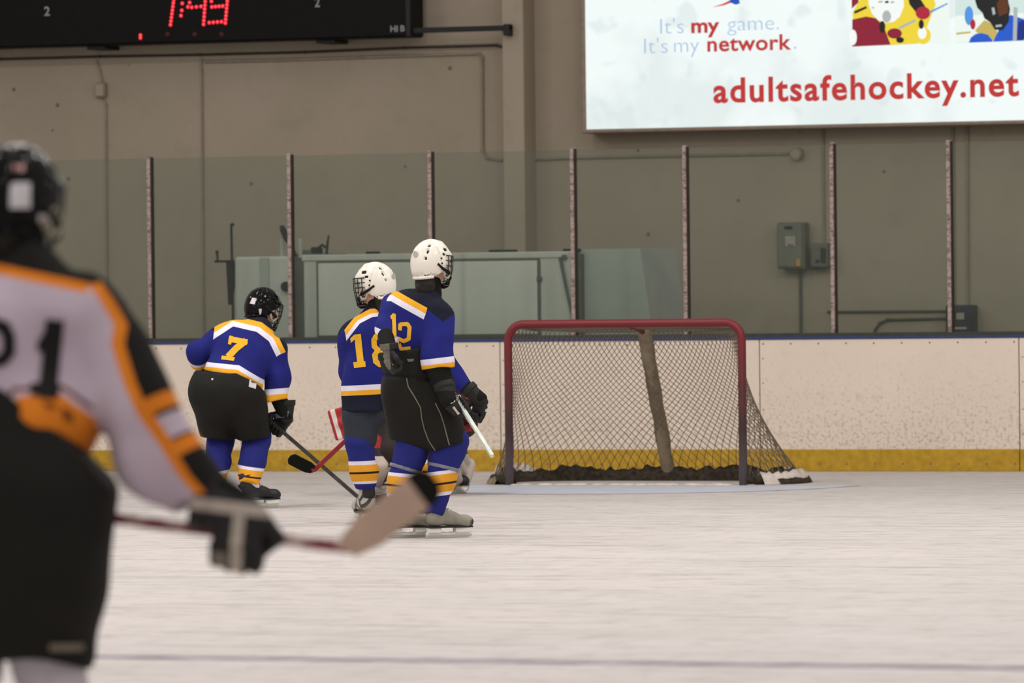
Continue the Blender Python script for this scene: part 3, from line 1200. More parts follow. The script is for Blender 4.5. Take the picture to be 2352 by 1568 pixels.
def spline(ctrl, n):
    """Catmull-Rom through control points"""
    ctrl = [Vector(c) for c in ctrl]
    P_ = [ctrl[0] * 2 - ctrl[1]] + ctrl + [ctrl[-1] * 2 - ctrl[-2]]
    out = []
    for i in range(1, len(P_) - 2):
        for j in range(n):
            t = j / n
            a, b, c, d = P_[i - 1:i + 3]
            out.append(0.5 * ((2 * b) + (c - a) * t + (2 * a - 5 * b + 4 * c - d) * t * t + (3 * b - a - 3 * c + d) * t ** 3))
    out.append(ctrl[-1])
    return out


base_c = spline([(GW, 0, 0.05), (1.10, 0.16, 0.05), (1.22, 0.42, 0.05), (1.16, 0.78, 0.05), (0.80, 1.02, 0.05), (0.3, 1.08, 0.05), (-0.3, 1.08, 0.05),
                 (-0.80, 1.02, 0.05), (-1.16, 0.78, 0.05), (-1.22, 0.42, 0.05), (-1.10, 0.16, 0.05), (-GW, 0, 0.05)], 10)
top_c = spline([(GW - 0.02, 0.02, GHt - 0.03), (0.87, 0.12, 1.215), (0.79, 0.26, 1.20), (0.68, 0.40, 1.19), (0.45, 0.48, 1.18), (0.15, 0.51, 1.18), (-0.15, 0.51, 1.18),
                (-0.45, 0.48, 1.18), (-0.68, 0.40, 1.19), (-0.79, 0.26, 1.20), (-0.87, 0.12, 1.215), (-GW + 0.02, 0.02, GHt - 0.03)], 10)
MB().tube([p + Vector((0, 0, -0.01)) for p in base_c], 0.034, 10).build('base_rail', M_SKIRT, goal, True)
MB().tube(top_c, 0.012, 8).build('top_rail', M_NET, goal, True)


def arc(ps):
    d = [0]
    for a, b in zip(ps[:-1], ps[1:]):
        d.append(d[-1] + (b - a).length)
    return np.array(d) / d[-1]


bt, tt = arc(base_c), arc(top_c)
bA = np.array([list(p) for p in base_c])
tA = np.array([list(p) for p in top_c])


def netp(a, v):
    """a 0..1 along the base, v 0 top .. 1 bottom; twine hangs slack"""
    b = np.array([np.interp(a, bt, bA[:, i]) for i in range(3)])
    t = np.array([np.interp(a, tt, tA[:, i]) for i in range(3)])
    s = v * 0.45 + 0.55 * v ** 2.1
    p = t * (1 - s) + b * s
    p[2] = t[2] * (1 - v) + b[2] * v
    sl = math.sin(math.pi * v)
    p[1] += 0.035 * sl * math.sin(a * 19.0) - 0.02 * sl
    return p


LA, LV = 4.1, 1.25
net = MB()
pitch = 0.070
nl = int((LA + LV) / pitch)
for sgn in (1, -1):
    for i in range(-int(LV / pitch), int(LA / pitch) + int(LV / pitch) + 1):
        a0 = i * pitch
        pts = []
        for j in range(23):
            v_ = j / 22
            al = a0 + sgn * v_ * LV * (0.85 + 0.35 * math.sin(v_ * 2.6))
            if 0.0 <= al <= LA:
                pts.append(netp(al / LA, v_))
        if len(pts) >= 2:
            net.tube(pts, 0.0032, 3, False)
o = net.build('net', M_NET, goal)
o['kind'] = 'stuff'
# top net between the crossbar and the top rail
net = MB()
for i in range(48):
    x = -0.9 + 1.8 * i / 47
    yb = np.interp(x, tA[::-1][20:-20, 0], tA[::-1][20:-20, 1])
    for sgn in (-1, 1):
        x2 = max(-0.80, min(0.80, x + sgn * 0.34))
        yb = float(np.interp(x2, tA[::-1][15:-15, 0], tA[::-1][15:-15, 1]))
        net.tube([(x, 0.02, GHt - 0.02), ((x + x2) / 2, yb / 2, 1.195), (x2, yb, 1.185)], 0.003, 3, False)
o = net.build('top_net', M_NET, goal)
o['kind'] = 'stuff'
# padded centre support
cs = [Vector((0, 0.03, GHt - 0.005)), Vector((0, 0.30, 1.20)), Vector((0, 0.50, 1.16))]
MB().tube(cs, 0.022, 8).build('top_brace', M_GOAL, goal, True)
sup = U(0.0, cap((0.0, 0.49, 1.16), (0.0, 1.05, 0.06), 0.052, 0.052, side=(1, 0, 0), asp=1.05))
sdfobj('centre_support', WOB(sup, 0.005, 26, 3), 0.016, M_PADC, goal)
# bunched dark netting and packed snow along the base


def strip(z0, z1, inset, m, nm, seed, a0=0.0, a1=1.0, thick=0.03, amp=0.03, n=90):
    rng = random.Random(seed)
    v, f = [], []
    for i in range(n + 1):
        a = a0 + (a1 - a0) * i / n
        p = np.array([np.interp(a, bt, bA[:, c]) for c in range(3)])
        inw = Vector((-p[0], 0.45 - p[1], 0)).normalized()
        q = Vector((p[0], p[1], 0)) + inw * inset
        hz = z1 + amp * (rng.random() - 0.5) * 2 + amp * math.sin(i * 0.37 + seed) * 0.7
        for off, z in ((-thick, z0), (-thick * 0.6, (z0 + hz) / 2), (0.0, hz), (thick * 0.6, (z0 + hz) / 2), (thick, z0)):
            w_ = q + inw * off
            v.append((w_.x, w_.y, max(0.002, z)))
    for i in range(n):
        for j in range(4):
            a = i * 5 + j
            f.append((a, a + 1, a + 6, a + 5))
    return meshobj(nm, v, f, m, goal, True)


strip(0.0, 0.105, 0.07, M_SKIRT, 'bunched_net', 4, 0.10, 0.97, 0.045, 0.022)
strip(0.0, 0.10, -0.012, M_SNOW, 'base_skirt', 9, 0.03, 0.30, 0.05, 0.012, 40)
strip(0.0, 0.115, 0.02, M_SNOW, 'packed_snow', 5, 0.76, 0.90, 0.035, 0.03, 26)
strip(0.0, 0.045, -0.05, M_SKIRT, 'rail_cover', 12, 0.06, 0.24, 0.03, 0.006, 30)
strip(0.0, 0.05, -0.03, M_PADC, 'rail_cover', 15, 0.86, 0.97, 0.03, 0.01, 20)
o = MB()
rng = random.Random(3)
for i in range(26):
    o.sphere((-0.9 + rng.random() * 1.8, -0.03 - rng.random() * 0.05, 0.004), 0.012 + rng.random() * 0.02, 7, 4, (2.2, 1.2, 0.5))
o = o.build('snow_crumbs', M_SNOW, goal)
o['kind'] = 'stuff'
# ================================================================ people
M_SKIN = mat('skin', (206, 158, 130), 0.55, 0.3, 0.05)
M_HAIRD = mat('hair_dark', (30, 24, 20), 0.6, 0.3, 0.25, 60)
M_UNDER = mat('undershirt_black', (28, 28, 26), 0.85, 0.1)
M_PANTS = mat('pants_black', (27, 26, 23), 0.75, 0.2, 0.14, 8, bump=0.2, bscale=180)
M_PANTN = mat('pants_slate', (48, 52, 62), 0.8, 0.2, 0.12, 8, bump=0.2, bscale=180)
M_PIPE = mat('pants_piping', (120, 112, 98), 0.7, 0.2)
M_HWHITE = mat('helmet_white', (234, 228, 216), 0.25, 0.45, 0.02)
M_HBLACK = mat('helmet_black', (13, 13, 13), 0.11, 0.14, 0.1)
M_VENT = mat('helmet_vent', (40, 38, 36), 0.7, 0.2)
M_VENTG = mat('helmet_badge', (176, 176, 172), 0.5, 0.3)
M_CAGE = mat('cage_wire', (52, 50, 48), 0.35, 0.5, 0.1, metal=0.6)
M_STRAP = mat('strap_black', (22, 22, 22), 0.7, 0.2)
M_EARLOOP = mat('ear_guard_clear', (170, 158, 140), 0.35, 0.4)
M_EYEW = mat('eye_white', (230, 226, 220), 0.3, 0.4, 0.01)
M_LIP = mat('lips', (168, 98, 88), 0.5, 0.3)
M_BOOTG = mat('boot_grey', (140, 136, 122), 0.5, 0.3, 0.15, 18)
M_BOOTB = mat('boot_black', (34, 34, 34), 0.45, 0.35)
M_HOLD = mat('blade_holder', (234, 232, 224), 0.4, 0.4, 0.05)
M_BLADE = mat('skate_steel', (196, 196, 190), 0.25, 0.5, 0.05, metal=0.8)
M_LACE = mat('skate_laces', (216, 210, 200), 0.8, 0.1)
M_YEL = mat('number_yellow', (230, 176, 46), 0.7, 0.2, 0.06)
M_BLKN = mat('number_black', (26, 24, 24), 0.7, 0.2, 0.06)
M_GLOGO = mat('glove_logo_white', (206, 200, 190), 0.6, 0.2, 0.2, 80)
M_GLOGOB = mat('glove_logo_blue', (110, 118, 150), 0.6, 0.2, 0.2, 80)
M_TAG = mat('tag_white', (206, 202, 206), 0.7, 0.2)

BLUE, NAVY, YEL, WHT = (33, 37, 114), (27, 29, 44), (232, 168, 46), (226, 222, 236)
V3 = lambda *a: A3(a)


def nrm(v):
    v = A3(v)
    return v / np.linalg.norm(v)


class Person:
    def __init__(self, px, Z):
        self.Z = Z
        b = P(px, 1100, Z)
        self.O = Vector((b.x, b.y, 0))
        self.s = FPX / Z

    def J(self, px, py, dz=0.0):
        w = P(px, py, self.Z + dz) - self.O
        return A3((w.dot(RIGHT0), w.dot(FWD0), w.z))

    def line(self, x0, y0, x1, y1):
        """signed height above an edge through two image points (a plane through the lens direction)"""
        a, b = self.J(x0, y0), self.J(x1, y1)
        d = b - a
        n = nrm((-d[2], 0, d[0]))
        if n[2] < 0:
            n = -n
        return plane(a, n)

    def root(self, o, label, cat='person'):
        o.location = self.O
        o.rotation_euler = (0, 0, PHI)
        tag(o, label, cat)


def frame(th, pitch=0.0, roll=0.0):
    """rows: right, forward, up; th = heading clockwise from straight away"""
    f = A3((math.sin(th) * math.cos(pitch), math.cos(th) * math.cos(pitch), -math.sin(pitch)))
    r = A3((math.cos(th), -math.sin(th), 0))
    u = np.cross(r, f)
    r2 = r * math.cos(roll) + u * math.sin(roll)
    u2 = u * math.cos(roll) - r * math.sin(roll)
    return np.array([r2, f, u2])


def head_sdf(c, M):
    T = lambda x, y, z: c + M[0] * x + M[1] * y + M[2] * z
    h = U(0.03, ell(T(0, -0.005, 0.02), (0.074, 0.094, 0.098), M), ell(T(0, 0.03, -0.05), (0.056, 0.062, 0.066), M),
          cap(T(0, 0.055, -0.095), T(0, 0.05, -0.085), 0.022))
    h = U(0.012, h, cap(T(0, 0.094, 0.0), T(0, 0.112, -0.032), 0.008, 0.014), cap(T(-0.03, 0.085, 0.022), T(0.03, 0.085, 0.022), 0.011))
    for s in (-1, 1):
        h = U(0.01, h, ell(T(0.078 * s, -0.005, -0.012), (0.01, 0.02, 0.03), M))
        h = SUB(h, ell(T(0.031 * s, 0.098, 0.004), (0.014, 0.012, 0.009), M))
    return h


def body(J, hd, M, label_name='person', voxel=0.013):
    """one continuous body from the joints"""
    side = nrm(J['shR'] - J['shL'])
    ch = (J['shL'] + J['shR']) / 2
    pel = (J['hipL'] + J['hipR']) / 2
    parts = [cap(ch * 0.85 + pel * 0.15, pel, 0.115, 0.105, side, 1.3), cap(J['shL'], J['shR'], 0.06), cap(J['neck'], hd - M[2] * 0.05, 0.055, 0.052),
             cap(ch, J['neck'], 0.075, 0.055), cap(J['hipL'], J['hipR'], 0.085)]
    fing = []
    for s in 'LR':
        parts += [cap(J['sh' + s], J['el' + s], 0.046, 0.036), cap(J['el' + s], J['wr' + s], 0.036, 0.023),
                  cap(J['hip' + s], J['kn' + s], 0.082, 0.056), cap(J['kn' + s], J['an' + s], 0.055, 0.038)]
        # hand: palm, four fingers and a thumb, inside the glove
        w, a, n = J['hand' + s]
        wr = J['wr' + s]
        parts.append(bx(wr + w * 0.045, (0.030, 0.040, 0.011), np.array([a, w, n]), 0.012))
        for q in range(4):
            off = a * (0.038 - 0.0255 * q)
            k1 = wr + w * 0.080 + off + n * 0.006
            k2 = wr + w * (0.138 - 0.004 * abs(q - 1)) + off - n * 0.012
            k3 = wr + w * 0.131 + off - n * 0.044
            fing += [cap(k1, k2, 0.0075, 0.007), cap(k2, k3, 0.0065, 0.005)]
        t1, t2, t3 = wr + a * 0.040 + w * 0.022, wr + a * 0.070 + w * 0.060 - n * 0.020, wr + a * 0.048 + w * 0.092 - n * 0.046
        fing += [cap(t1, t2, 0.010, 0.008), cap(t2, t3, 0.008, 0.007)]
        fd = J['foot' + s]
        parts.append(cap(J['an' + s] - V3(0, 0, 0.03), J['an' + s] + fd * 0.15 - V3(0, 0, 0.065), 0.036, 0.03))
    F = U(0.018, *parts)
    F = U(0.004, F, *fing)
    F = U(0.02, F, head_sdf(hd, M))
    return sdfobj(label_name, F, voxel, M_SKIN)


def face_parts(root, hd, M):
    T = lambda x, y, z: hd + M[0] * x + M[1] * y + M[2] * z
    for s in (-1, 1):
        e = MB().sphere(T(0.031 * s, 0.086, 0.004), 0.0125, 10, 8).build('eye', M_EYEW, root, True)
        MB().sphere(T(0.031 * s, 0.0965, 0.004), 0.005, 8, 6).build('iris', M_HAIRD, e, True)
    MB().tube([T(-0.024, 0.088, -0.062), T(-0.010, 0.097, -0.058), T(0.010, 0.097, -0.058), T(0.024, 0.088, -0.062)], [0.003, 0.006, 0.006, 0.003], 6).build('mouth', M_LIP, root, True)


def hair(root, hd, M, long=0.0):
    T = lambda x, y, z: hd + M[0] * x + M[1] * y + M[2] * z
    F = ell(T(0, -0.012, 0.02), (0.082, 0.098, 0.104), M)
    F = CUT(F, lambda q: (q - T(0, 0.04, 0)) @ M[1])
    F = U(0.02, F, cap(T(0, -0.05, -0.04), T(0, -0.055, -0.10 - long), 0.058, 0.045 + 0.1 * long, M[0], 1.25))
    return sdfobj('hair', WOB(F, 0.003, 90, 5), 0.009, M_HAIRD, root)


def helmet(root, hd, M, shellm, badge=True, vents=True, vox=0.0055):
    """two-piece hockey helmet with vents, ear guards and a wire cage"""
    T = lambda x, y, z: hd + M[0] * x + M[1] * y + M[2] * z
    c = T(0, 0.0, 0.02)
    outer = ell(c, (0.108, 0.136, 0.132), M)
    outer = U(0.02, outer, ell(T(0, -0.042, -0.012), (0.098, 0.096, 0.122), M))
    # raised middle crest and brow
    outer = U(0.012, outer, cap(T(0, -0.09, 0.085), T(0, 0.05, 0.128), 0.018, 0.016, M[0], 2.4))
    outer = U(0.02, outer, cap(T(-0.05, 0.092, 0.055), T(0.05, 0.092, 0.055), 0.018))

    def rim(q):                     # below this the shell is open
        x = (q - hd) @ M[0]
        y = (q - hd) @ M[1]
        z = (q - hd) @ M[2]
        zb = np.interp(y, [-0.14, -0.09, -0.05, -0.01, 0.03, 0.06, 0.09, 0.14], [-0.100, -0.100, -0.084, -0.06, -0.05, 0.02, 0.036, 0.04])
        return zb - z
    sh = CUT(outer, rim)
    sh = SUB(sh, ell(T(0, 0.0, 0.015), (0.097, 0.124, 0.120), M))
    sh = SUB(sh, ell(T(0, -0.042, -0.03), (0.086, 0.084, 0.115), M))
    # groove between front and back shell

    def groove(q):
        y = (q - hd) @ M[1]
        z = (q - hd) @ M[2]
        return np.maximum(np.abs(y + 0.025 + 0.25 * (z - 0.03)) - 0.0035, -(outer(q) + 0.005))
    sh = S(lambda q, s0=sh, g0=groove: np.maximum(s0(q), -g0(q)), sh.lo, sh.hi)
    slots = []
    for s in (-1, 1):
        for (x, y, z, hx, hy, hz) in ((0.052, -0.08, 0.125, 0.008, 0.02, 0.03), (0.062, -0.115, 0.07, 0.007, 0.03, 0.016), (0.06, -0.125, 0.025, 0.006, 0.03, 0.010),
                                      (0.098, 0.03, 0.085, 0.03, 0.020, 0.009), (0.108, 0.005, 0.055, 0.03, 0.014, 0.007), (0.07, 0.085, 0.105, 0.02, 0.02, 0.009)):
            slots.append(bx(T(x * s, y, z), (hx, hy, hz), M, 0.004))
    if vents:
        g = U(0.0, *slots)
        sh = SUB(sh, g)
    o = sdfobj('helmet', sh, vox, shellm, root)
    liner = CUT(ell(T(0, -0.002, 0.016), (0.100, 0.127, 0.123), M), rim, lambda q: -rim(q) - 0.30)
    liner = SUB(liner, ell(T(0, -0.002, 0.012), (0.091, 0.115, 0.113), M))
    sdfobj('liner', liner, 0.008, M_VENT, o)
    # rear bumper lip
    pts = []
    for i in range(15):
        a = math.radians(-78 + 156 * i / 14)
        pts.append(T(0.076 * math.sin(a), -0.042 - 0.074 * math.cos(a), -0.092 + 0.012 * (1 - math.cos(a))))
    MB().tube(pts, 0.011, 8).build('rear_bumper', shellm, o, True)
    for s in (-1, 1):
        e = []
        for i in range(13):
            a = 2 * math.pi * i / 12
            e.append(T(0.098 * s, 0.035 + 0.026 * math.cos(a), -0.052 + 0.036 * math.sin(a)))
        MB().tube(e, 0.007, 6).build('ear_guard', M_EARLOOP, o, True)
        MB().tube([T(0.108 * s, -0.03, -0.02), T(0.106 * s, 0.05, -0.05), T(0.085 * s, 0.085, -0.085), T(0.04 * s, 0.09, -0.115)], 0.006, 6).build('chin_strap', M_STRAP, o, True)
        MB().tube([T(0.103 * s, -0.05, -0.005), T(0.104 * s, 0.0, -0.035), T(0.098 * s, 0.055, -0.06)], 0.008, 6).build('side_strap', M_STRAP, o, True)
        for y, z in ((-0.02, 0.03), (-0.015, 0.0)):
            q = nrm((A3(T(s * 0.11, y, z)) - c))
            MB().sphere(T(0.105 * s, y, z), 0.006, 8, 6).build('screw', M_VENT, o, True)
    if badge:
        MB().tube([T(0, -0.139, 0.052), T(0, -0.142, 0.052)], 0.020, 12).build('badge', M_VENTG, o)
    # cage: wires over the face
    cg = MB()

    def cp(az, z):
        rx = 0.112 * (1 - 0.30 * max(0, -z - 0.02) / 0.10)
        ry = 0.150 * (1 - 0.10 * max(0, -z - 0.02) / 0.10)
        return T(rx * math.sin(az), 0.0 + ry * math.cos(az), z)
    for z in (0.05, 0.02, -0.01, -0.04, -0.07, -0.10, -0.128):
        lim = math.radians(84 - 160 * max(0, -z - 0.08))
        cg.tube([cp(-lim + 2 * lim * i / 14, z) for i in range(15)], 0.0028 if -0.12 < z < 0.05 else 0.0042, 5)
    for i in range(11):
        az = math.radians(-75 + 15 * i)
        z0 = -0.128 if abs(az) < 1.15 else -0.09
        cg.tube([cp(az, 0.05 + (z0 - 0.05) * j / 7) for j in range(8)], 0.0026, 5)
    cg.build('cage', M_CAGE, o, True)
    MB().tube([T(-0.04, 0.098, -0.122), T(0, 0.112, -0.13), T(0.04, 0.098, -0.122)], 0.017, 8).build('chin_cup', M_STRAP, o, True)
    return o


def hand_frame(grip, axis, wrist, flip=1):
    a = nrm(axis)
    w = A3(grip) - A3(wrist)
    w = nrm(w - a * (w @ a))
    n = np.cross(a, w) * flip
    wr = A3(grip) - w * 0.105 + n * 0.03
    return wr, (w, a, n)


def glove(root, wr, fr_, m, arm_dir, scale=1.0, vox=0.0065, attr=True, cuff_len=0.115):
    """padded glove: flared cuff, back-hand rolls, four fingers and a thumb curled round the shaft"""
    w, a, n = fr_
    s = scale
    M = np.array([a, w, n])
    ps = [bx(wr + w * 0.045 + n * 0.004, (0.052 * s, 0.058, 0.028 * s), M, 0.02)]
    for r_, z in ((0.015, 0.030), (0.048, 0.033), (0.080, 0.031)):
        ps.append(cap(wr + w * r_ + n * z * s * 0.8 - a * 0.036 * s, wr + w * r_ + n * z * s * 0.8 + a * 0.036 * s, 0.0175 * s))
    F = U(0.008, *ps)
    for q in range(4):
        off = a * (0.042 - 0.028 * q) * s
        ln = (0.0, 0.006, 0.004, -0.004)[q]
        k1 = wr + w * 0.10 + off + n * 0.012
        k2 = wr + w * (0.142 + ln) + off - n * 0.012
        k3 = wr + w * (0.132 + ln) + off - n * 0.048
        k4 = wr + w * 0.090 + off - n * 0.058
        F = U(0.004, F, cap(k1, k2, 0.0175 * s, 0.016 * s), cap(k2, k3, 0.016 * s, 0.015 * s), cap(k3, k4, 0.0145 * s, 0.013 * s))
    t1, t2, t3 = wr + a * 0.045 * s + w * 0.02, wr + a * 0.078 * s + w * 0.062 - n * 0.022, wr + a * 0.05 * s + w * 0.098 - n * 0.05
    F = U(0.006, F, cap(t1, t2, 0.022 * s, 0.019 * s), cap(t2, t3, 0.019 * s, 0.016 * s))
    ad = nrm(arm_dir)
    c0 = wr + w * 0.01
    c1 = c0 - ad * cuff_len
    cuff = CUT(cap(c0, c1 - ad * 0.05, 0.046 * s, 0.068 * s, a, 1.15), plane(c1, -ad))
    F = U(0.012, F, cuff)
    F = U(0.004, F, CUT(cap(c1 + ad * 0.03, c1 - ad * 0.05, 0.064 * s, 0.068 * s, a, 1.15), plane(c1 - ad * 0.004, -ad), plane(c1 + ad * 0.034, ad)))
    at = {'gw': lambda q: (q - wr) @ w, 'ga': lambda q: (q - wr) @ a, 'gn': lambda q: (q - wr) @ n} if attr else None
    return sdfobj('glove', F, vox, m, root, at)


_skate_cache = {}


def skate(root, heel, th, bootm, pitch=0.0, roll=0.0, toe=None, z=0.0, size=1.0):
    """boot, toe cap, tendon guard, holder, steel and laces; heel = ground point under the heel"""
    key = bootm.name
    if key not in _skate_cache:
        foot = U(0.03, cap((0, 0.03, 0.125), (0, 0.235, 0.098), 0.043, 0.036, (1, 0, 0), 0.95), cap((0, 0.035, 0.12), (0, 0.025, 0.235), 0.043, 0.050, (0, 1, 0), 1.15),
                 cap((0, 0.085, 0.155), (0, 0.15, 0.125), 0.036, 0.034), ell((0, 0.245, 0.095), (0.041, 0.042, 0.034)))
        foot = CUT(foot, plane((0, 0, 0.068), (0, 0, -1)), plane((0, 0, 0.245), (0, -0.25, 1)), k=0.008)
        b = sdfobj('boot', foot, 0.0075, bootm)
        toeF = CUT(U(0.02, cap((0, 0.03, 0.125), (0, 0.235, 0.098), 0.045, 0.038, (1, 0, 0), 0.95), ell((0, 0.245, 0.095), (0.043, 0.044, 0.036))),
                   plane((0, 0.238, 0), (0, -1, 0)), plane((0, 0, 0.07), (0, 0, -1)))
        t = sdfobj('toe_cap', toeF, 0.007, M_BOOTB)
        g = sdfobj('tendon_guard', CUT(cap((0, -0.008, 0.17), (0, -0.016, 0.235), 0.026, 0.022, (1, 0, 0), 1.5), plane((0, 0.012, 0.2), (0, 1, 0))), 0.008, M_BOOTB)
        sole = MB().prism([(-0.036, -0.012, 0.062), (0.036, -0.012, 0.062), (0.034, 0.09, 0.062), (0.037, 0.2, 0.062), (0.026, 0.278, 0.062),
                           (-0.026, 0.278, 0.062), (-0.037, 0.2, 0.062), (-0.034, 0.09, 0.062)], (0, 0, 0.010)).build('sole', M_BOOTB)
        hold = U(0.012, bx((0, 0.03, 0.048), (0.026, 0.042, 0.018), None, 0.008), bx((0, 0.215, 0.048), (0.027, 0.052, 0.018), None, 0.008),
                 bx((0, 0.125, 0.026), (0.008, 0.150, 0.011), None, 0.006))
        hold = SUB(hold, ell((0, 0.118, 0.058), (0.05, 0.035, 0.024)))
        h = sdfobj('blade_holder', hold, 0.006, M_HOLD)
        pts = [(-0.002, -0.03, 0.02), (-0.002, -0.027, 0.008), (-0.002, 0.0, 0.001), (-0.002, 0.12, 0.0), (-0.002, 0.25, 0.001), (-0.002, 0.278, 0.009), (-0.002, 0.282, 0.02)]
        s_ = MB().prism(pts, (0.004, 0, 0)).build('blade', M_BLADE)
        lc = MB()
        for i in range(6):
            f = i / 5
            y, zz = 0.072 + 0.12 * f, 0.205 - 0.075 * f
            lc.tube([(-0.030, y - 0.005, zz - 0.012), (-0.012, y + 0.006, zz + 0.003), (0.012, y + 0.006, zz + 0.003), (0.030, y - 0.005, zz - 0.012)], 0.004, 6)
        l_ = lc.build('laces', M_LACE)
        _skate_cache[key] = [x.data for x in (b, t, g, sole, h, s_, l_)]
        for x in (b, t, g, sole, h, s_, l_):
            bpy.data.objects.remove(x)
    ms = _skate_cache[key]
    o = bpy.data.objects.new('skate', ms[0])
    link(o, root)
    M = frame(th, pitch, roll)
    o.matrix_basis = Matrix(((M[0][0] * size, M[1][0] * size, M[2][0] * size, heel[0]), (M[0][1] * size, M[1][1] * size, M[2][1] * size, heel[1]),
                             (M[0][2] * size, M[1][2] * size, M[2][2] * size, z), (0, 0, 0, 1)))
    for nm, me in zip(('toe_cap', 'tendon_guard', 'sole', 'blade_holder', 'blade', 'laces'), ms[1:]):
        link(bpy.data.objects.new(nm, me), o)
    return o


def ankle_of(heel, th, z=0.0):
    M = frame(th)
    return A3((heel[0], heel[1], z)) + M[1] * 0.03 + V3(0, 0, 0.17)


def sock(root, kn, an, r0, r1, rc, m, seed, bands, top_ext=0.06, bot_ext=0.02):
    """knitted sock over a shin pad; bands are given as heights of planes"""
    d = nrm(an - kn)
    mid = kn * 0.55 + an * 0.45
    F = U(0.05, cap(kn - d * top_ext, mid, r0, rc), cap(mid, an + d * bot_ext, rc, r1))
    F = CUT(F, plane(an + d * bot_ext, d))
    return sdfobj('sock', WOB(F, 0.003, 45, seed), 0.010, m, root, {'band': bands})


def stick(name, label, shaft_pts, blade_pts, shaftm, blade_m, tapem, blade_n, pro=None, r=(0.015, 0.010), width=0.07, tape_from=0.35, grip=None):
    """shaft: two world points; blade: heel and toe with a width direction"""
    a, b = [Vector(p) for p in shaft_pts]
    o = empty(name, a)
    tag(o, label, 'hockey stick')
    d = (b - a).normalized()
    sd = Vector(blade_n) - d * Vector(blade_n).dot(d)
    sd.normalize()
    up = d.cross(sd)
    def rect(p):
        return [p + sd * r[1] + up * r[0] * 0.9, p - sd * r[1] + up * r[0] * 0.9, p - sd * r[1] - up * r[0] * 0.9, p + sd * r[1] - up * r[0] * 0.9]
    mb = MB()
    A_, B_ = rect(Vector((0, 0, 0))), rect(b - a)
    mb.add(A_ + B_, [(3, 2, 1, 0), (4, 5, 6, 7)] + [(i, (i + 1) % 4, 4 + (i + 1) % 4, 4 + i) for i in range(4)])
    mb.build('shaft', shaftm, o)
    h, t = [Vector(p) for p in blade_pts]
    bd_ = (t - h).normalized()
    wv = bd_.cross(Vector(blade_n)).normalized()
    nn = Vector(blade_n).normalized()
    L_ = (t - h).length

    def ring(f, w_, th_, bend):
        c = h + bd_ * L_ * f + nn * bend - a
        return [c + wv * w_ * 0.5 + nn * th_, c + wv * w_ * 0.5 - nn * th_, c - wv * w_ * 0.5 - nn * th_, c - wv * w_ * 0.5 + nn * th_]

    def loft(fs, nm, m, grow):
        v, f = [], []
        for fr0 in fs:
            w_ = width * (0.62 + 0.38 * min(1, fr0 / 0.25)) * (1.0 if fr0 < 0.86 else math.sqrt(max(0.12, 1 - ((fr0 - 0.86) / 0.15) ** 2)))
            v += ring(fr0, w_ + grow * 2, 0.0055 + grow, -0.018 * fr0 * fr0 + 0.004)
        n_ = len(fs)
        f = [(3, 2, 1, 0), tuple((n_ - 1) * 4 + i for i in range(4))]
        for i in range(n_ - 1):
            for q in range(4):
                q2 = (q + 1) % 4
                f.append((i * 4 + q, i * 4 + q2, (i + 1) * 4 + q2, (i + 1) * 4 + q))
        return meshobj(nm, v, f, m, o)
    loft([i / 12 for i in range(13)], 'blade', blade_m, 0.0)
    n_ = 10
    loft([tape_from + (1.0 - tape_from) * i / n_ for i in range(n_ + 1)], 'blade_tape', tapem, 0.0022)
    # hosel that joins shaft and blade
    MB().tube([b - a - d * 0.03, h - a, h - a + bd_ * 0.03], [0.014, 0.016, 0.013], 8).build('hosel', blade_m, o, True)
    if grip:
        g0 = a + d * grip[0] - a
        MB().tube([d * grip[0], d * grip[1]], r[0] * 1.25, 8).build('grip_tape', grip[2], o, True)
    return o


def pworld(pr, loc):
    return pr.O + RIGHT0 * float(loc[0]) + FWD0 * float(loc[1]) + UPV * float(loc[2])


def jersey_obj(pr, root, torso, armL, armR, m, cuffs, hem, yoke, yoke_arm=None, vox=0.0095, fold=0.009, seed=1, extra=None, hemcut=True, k=0.035):
    tc = CUT(torso, lambda q: -hem(q), k=0.012) if hemcut else torso
    F = WOB(U(k, tc, armL, armR), fold, 24, seed, (1.2, 1.2, 0.6))
    at = {'aL': lambda q: torso(q) - armL(q), 'aR': lambda q: torso(q) - armR(q), 'cL': cuffs[0], 'cR': cuffs[1], 'hem': hem, 'yoke': yoke,
          'yokea': yoke_arm or yoke}
    at.update(extra or {})
    return sdfobj('jersey', F, vox, m, root, at)


def maxl(*fs):
    return lambda q: np.max([f(q) for f in fs], axis=0)


def minl(*fs):
    return lambda q: np.min([f(q) for f in fs], axis=0)


def neck_guard(root, a, b, r=0.054):
    return sdfobj('neck_guard', cap(a, b, r + 0.012, r), 0.010, M_UNDER, root)


def under(root, a, b, r0=0.05, r1=0.044):
    return sdfobj('undershirt', cap(a, b, r0, r1), 0.010, M_UNDER, root)
def blues(name, cuff_w=0.032, yw=(0.036, 0.072)):
    arm = lambda a: (a, 0.0, None)
    R = []
    # navy shoulders with a yellow and a white stripe below, on the body and on the sleeves' tops
    for a in ('aL', 'aR'):
        R.append(([(a, 0.0, None), ('yokea', 0.0, None)], NAVY))
    R.append(([('aL', None, 0.0), ('aR', None, 0.0), ('yoke', -yw[1], -yw[0])], WHT))
    R.append(([('aL', None, 0.0), ('aR', None, 0.0), ('yoke', -yw[0], 0.0)], YEL))
    R.append(([('aL', None, 0.0), ('aR', None, 0.0), ('yoke', 0.0, None)], NAVY))
    for a, c in (('aL', 'cL'), ('aR', 'cR')):
        R.append(([(a, 0.0, None), (c, cuff_w, cuff_w * 2.1)], WHT))
        R.append(([(a, 0.0, None), (c, None, cuff_w)], YEL))
    return R


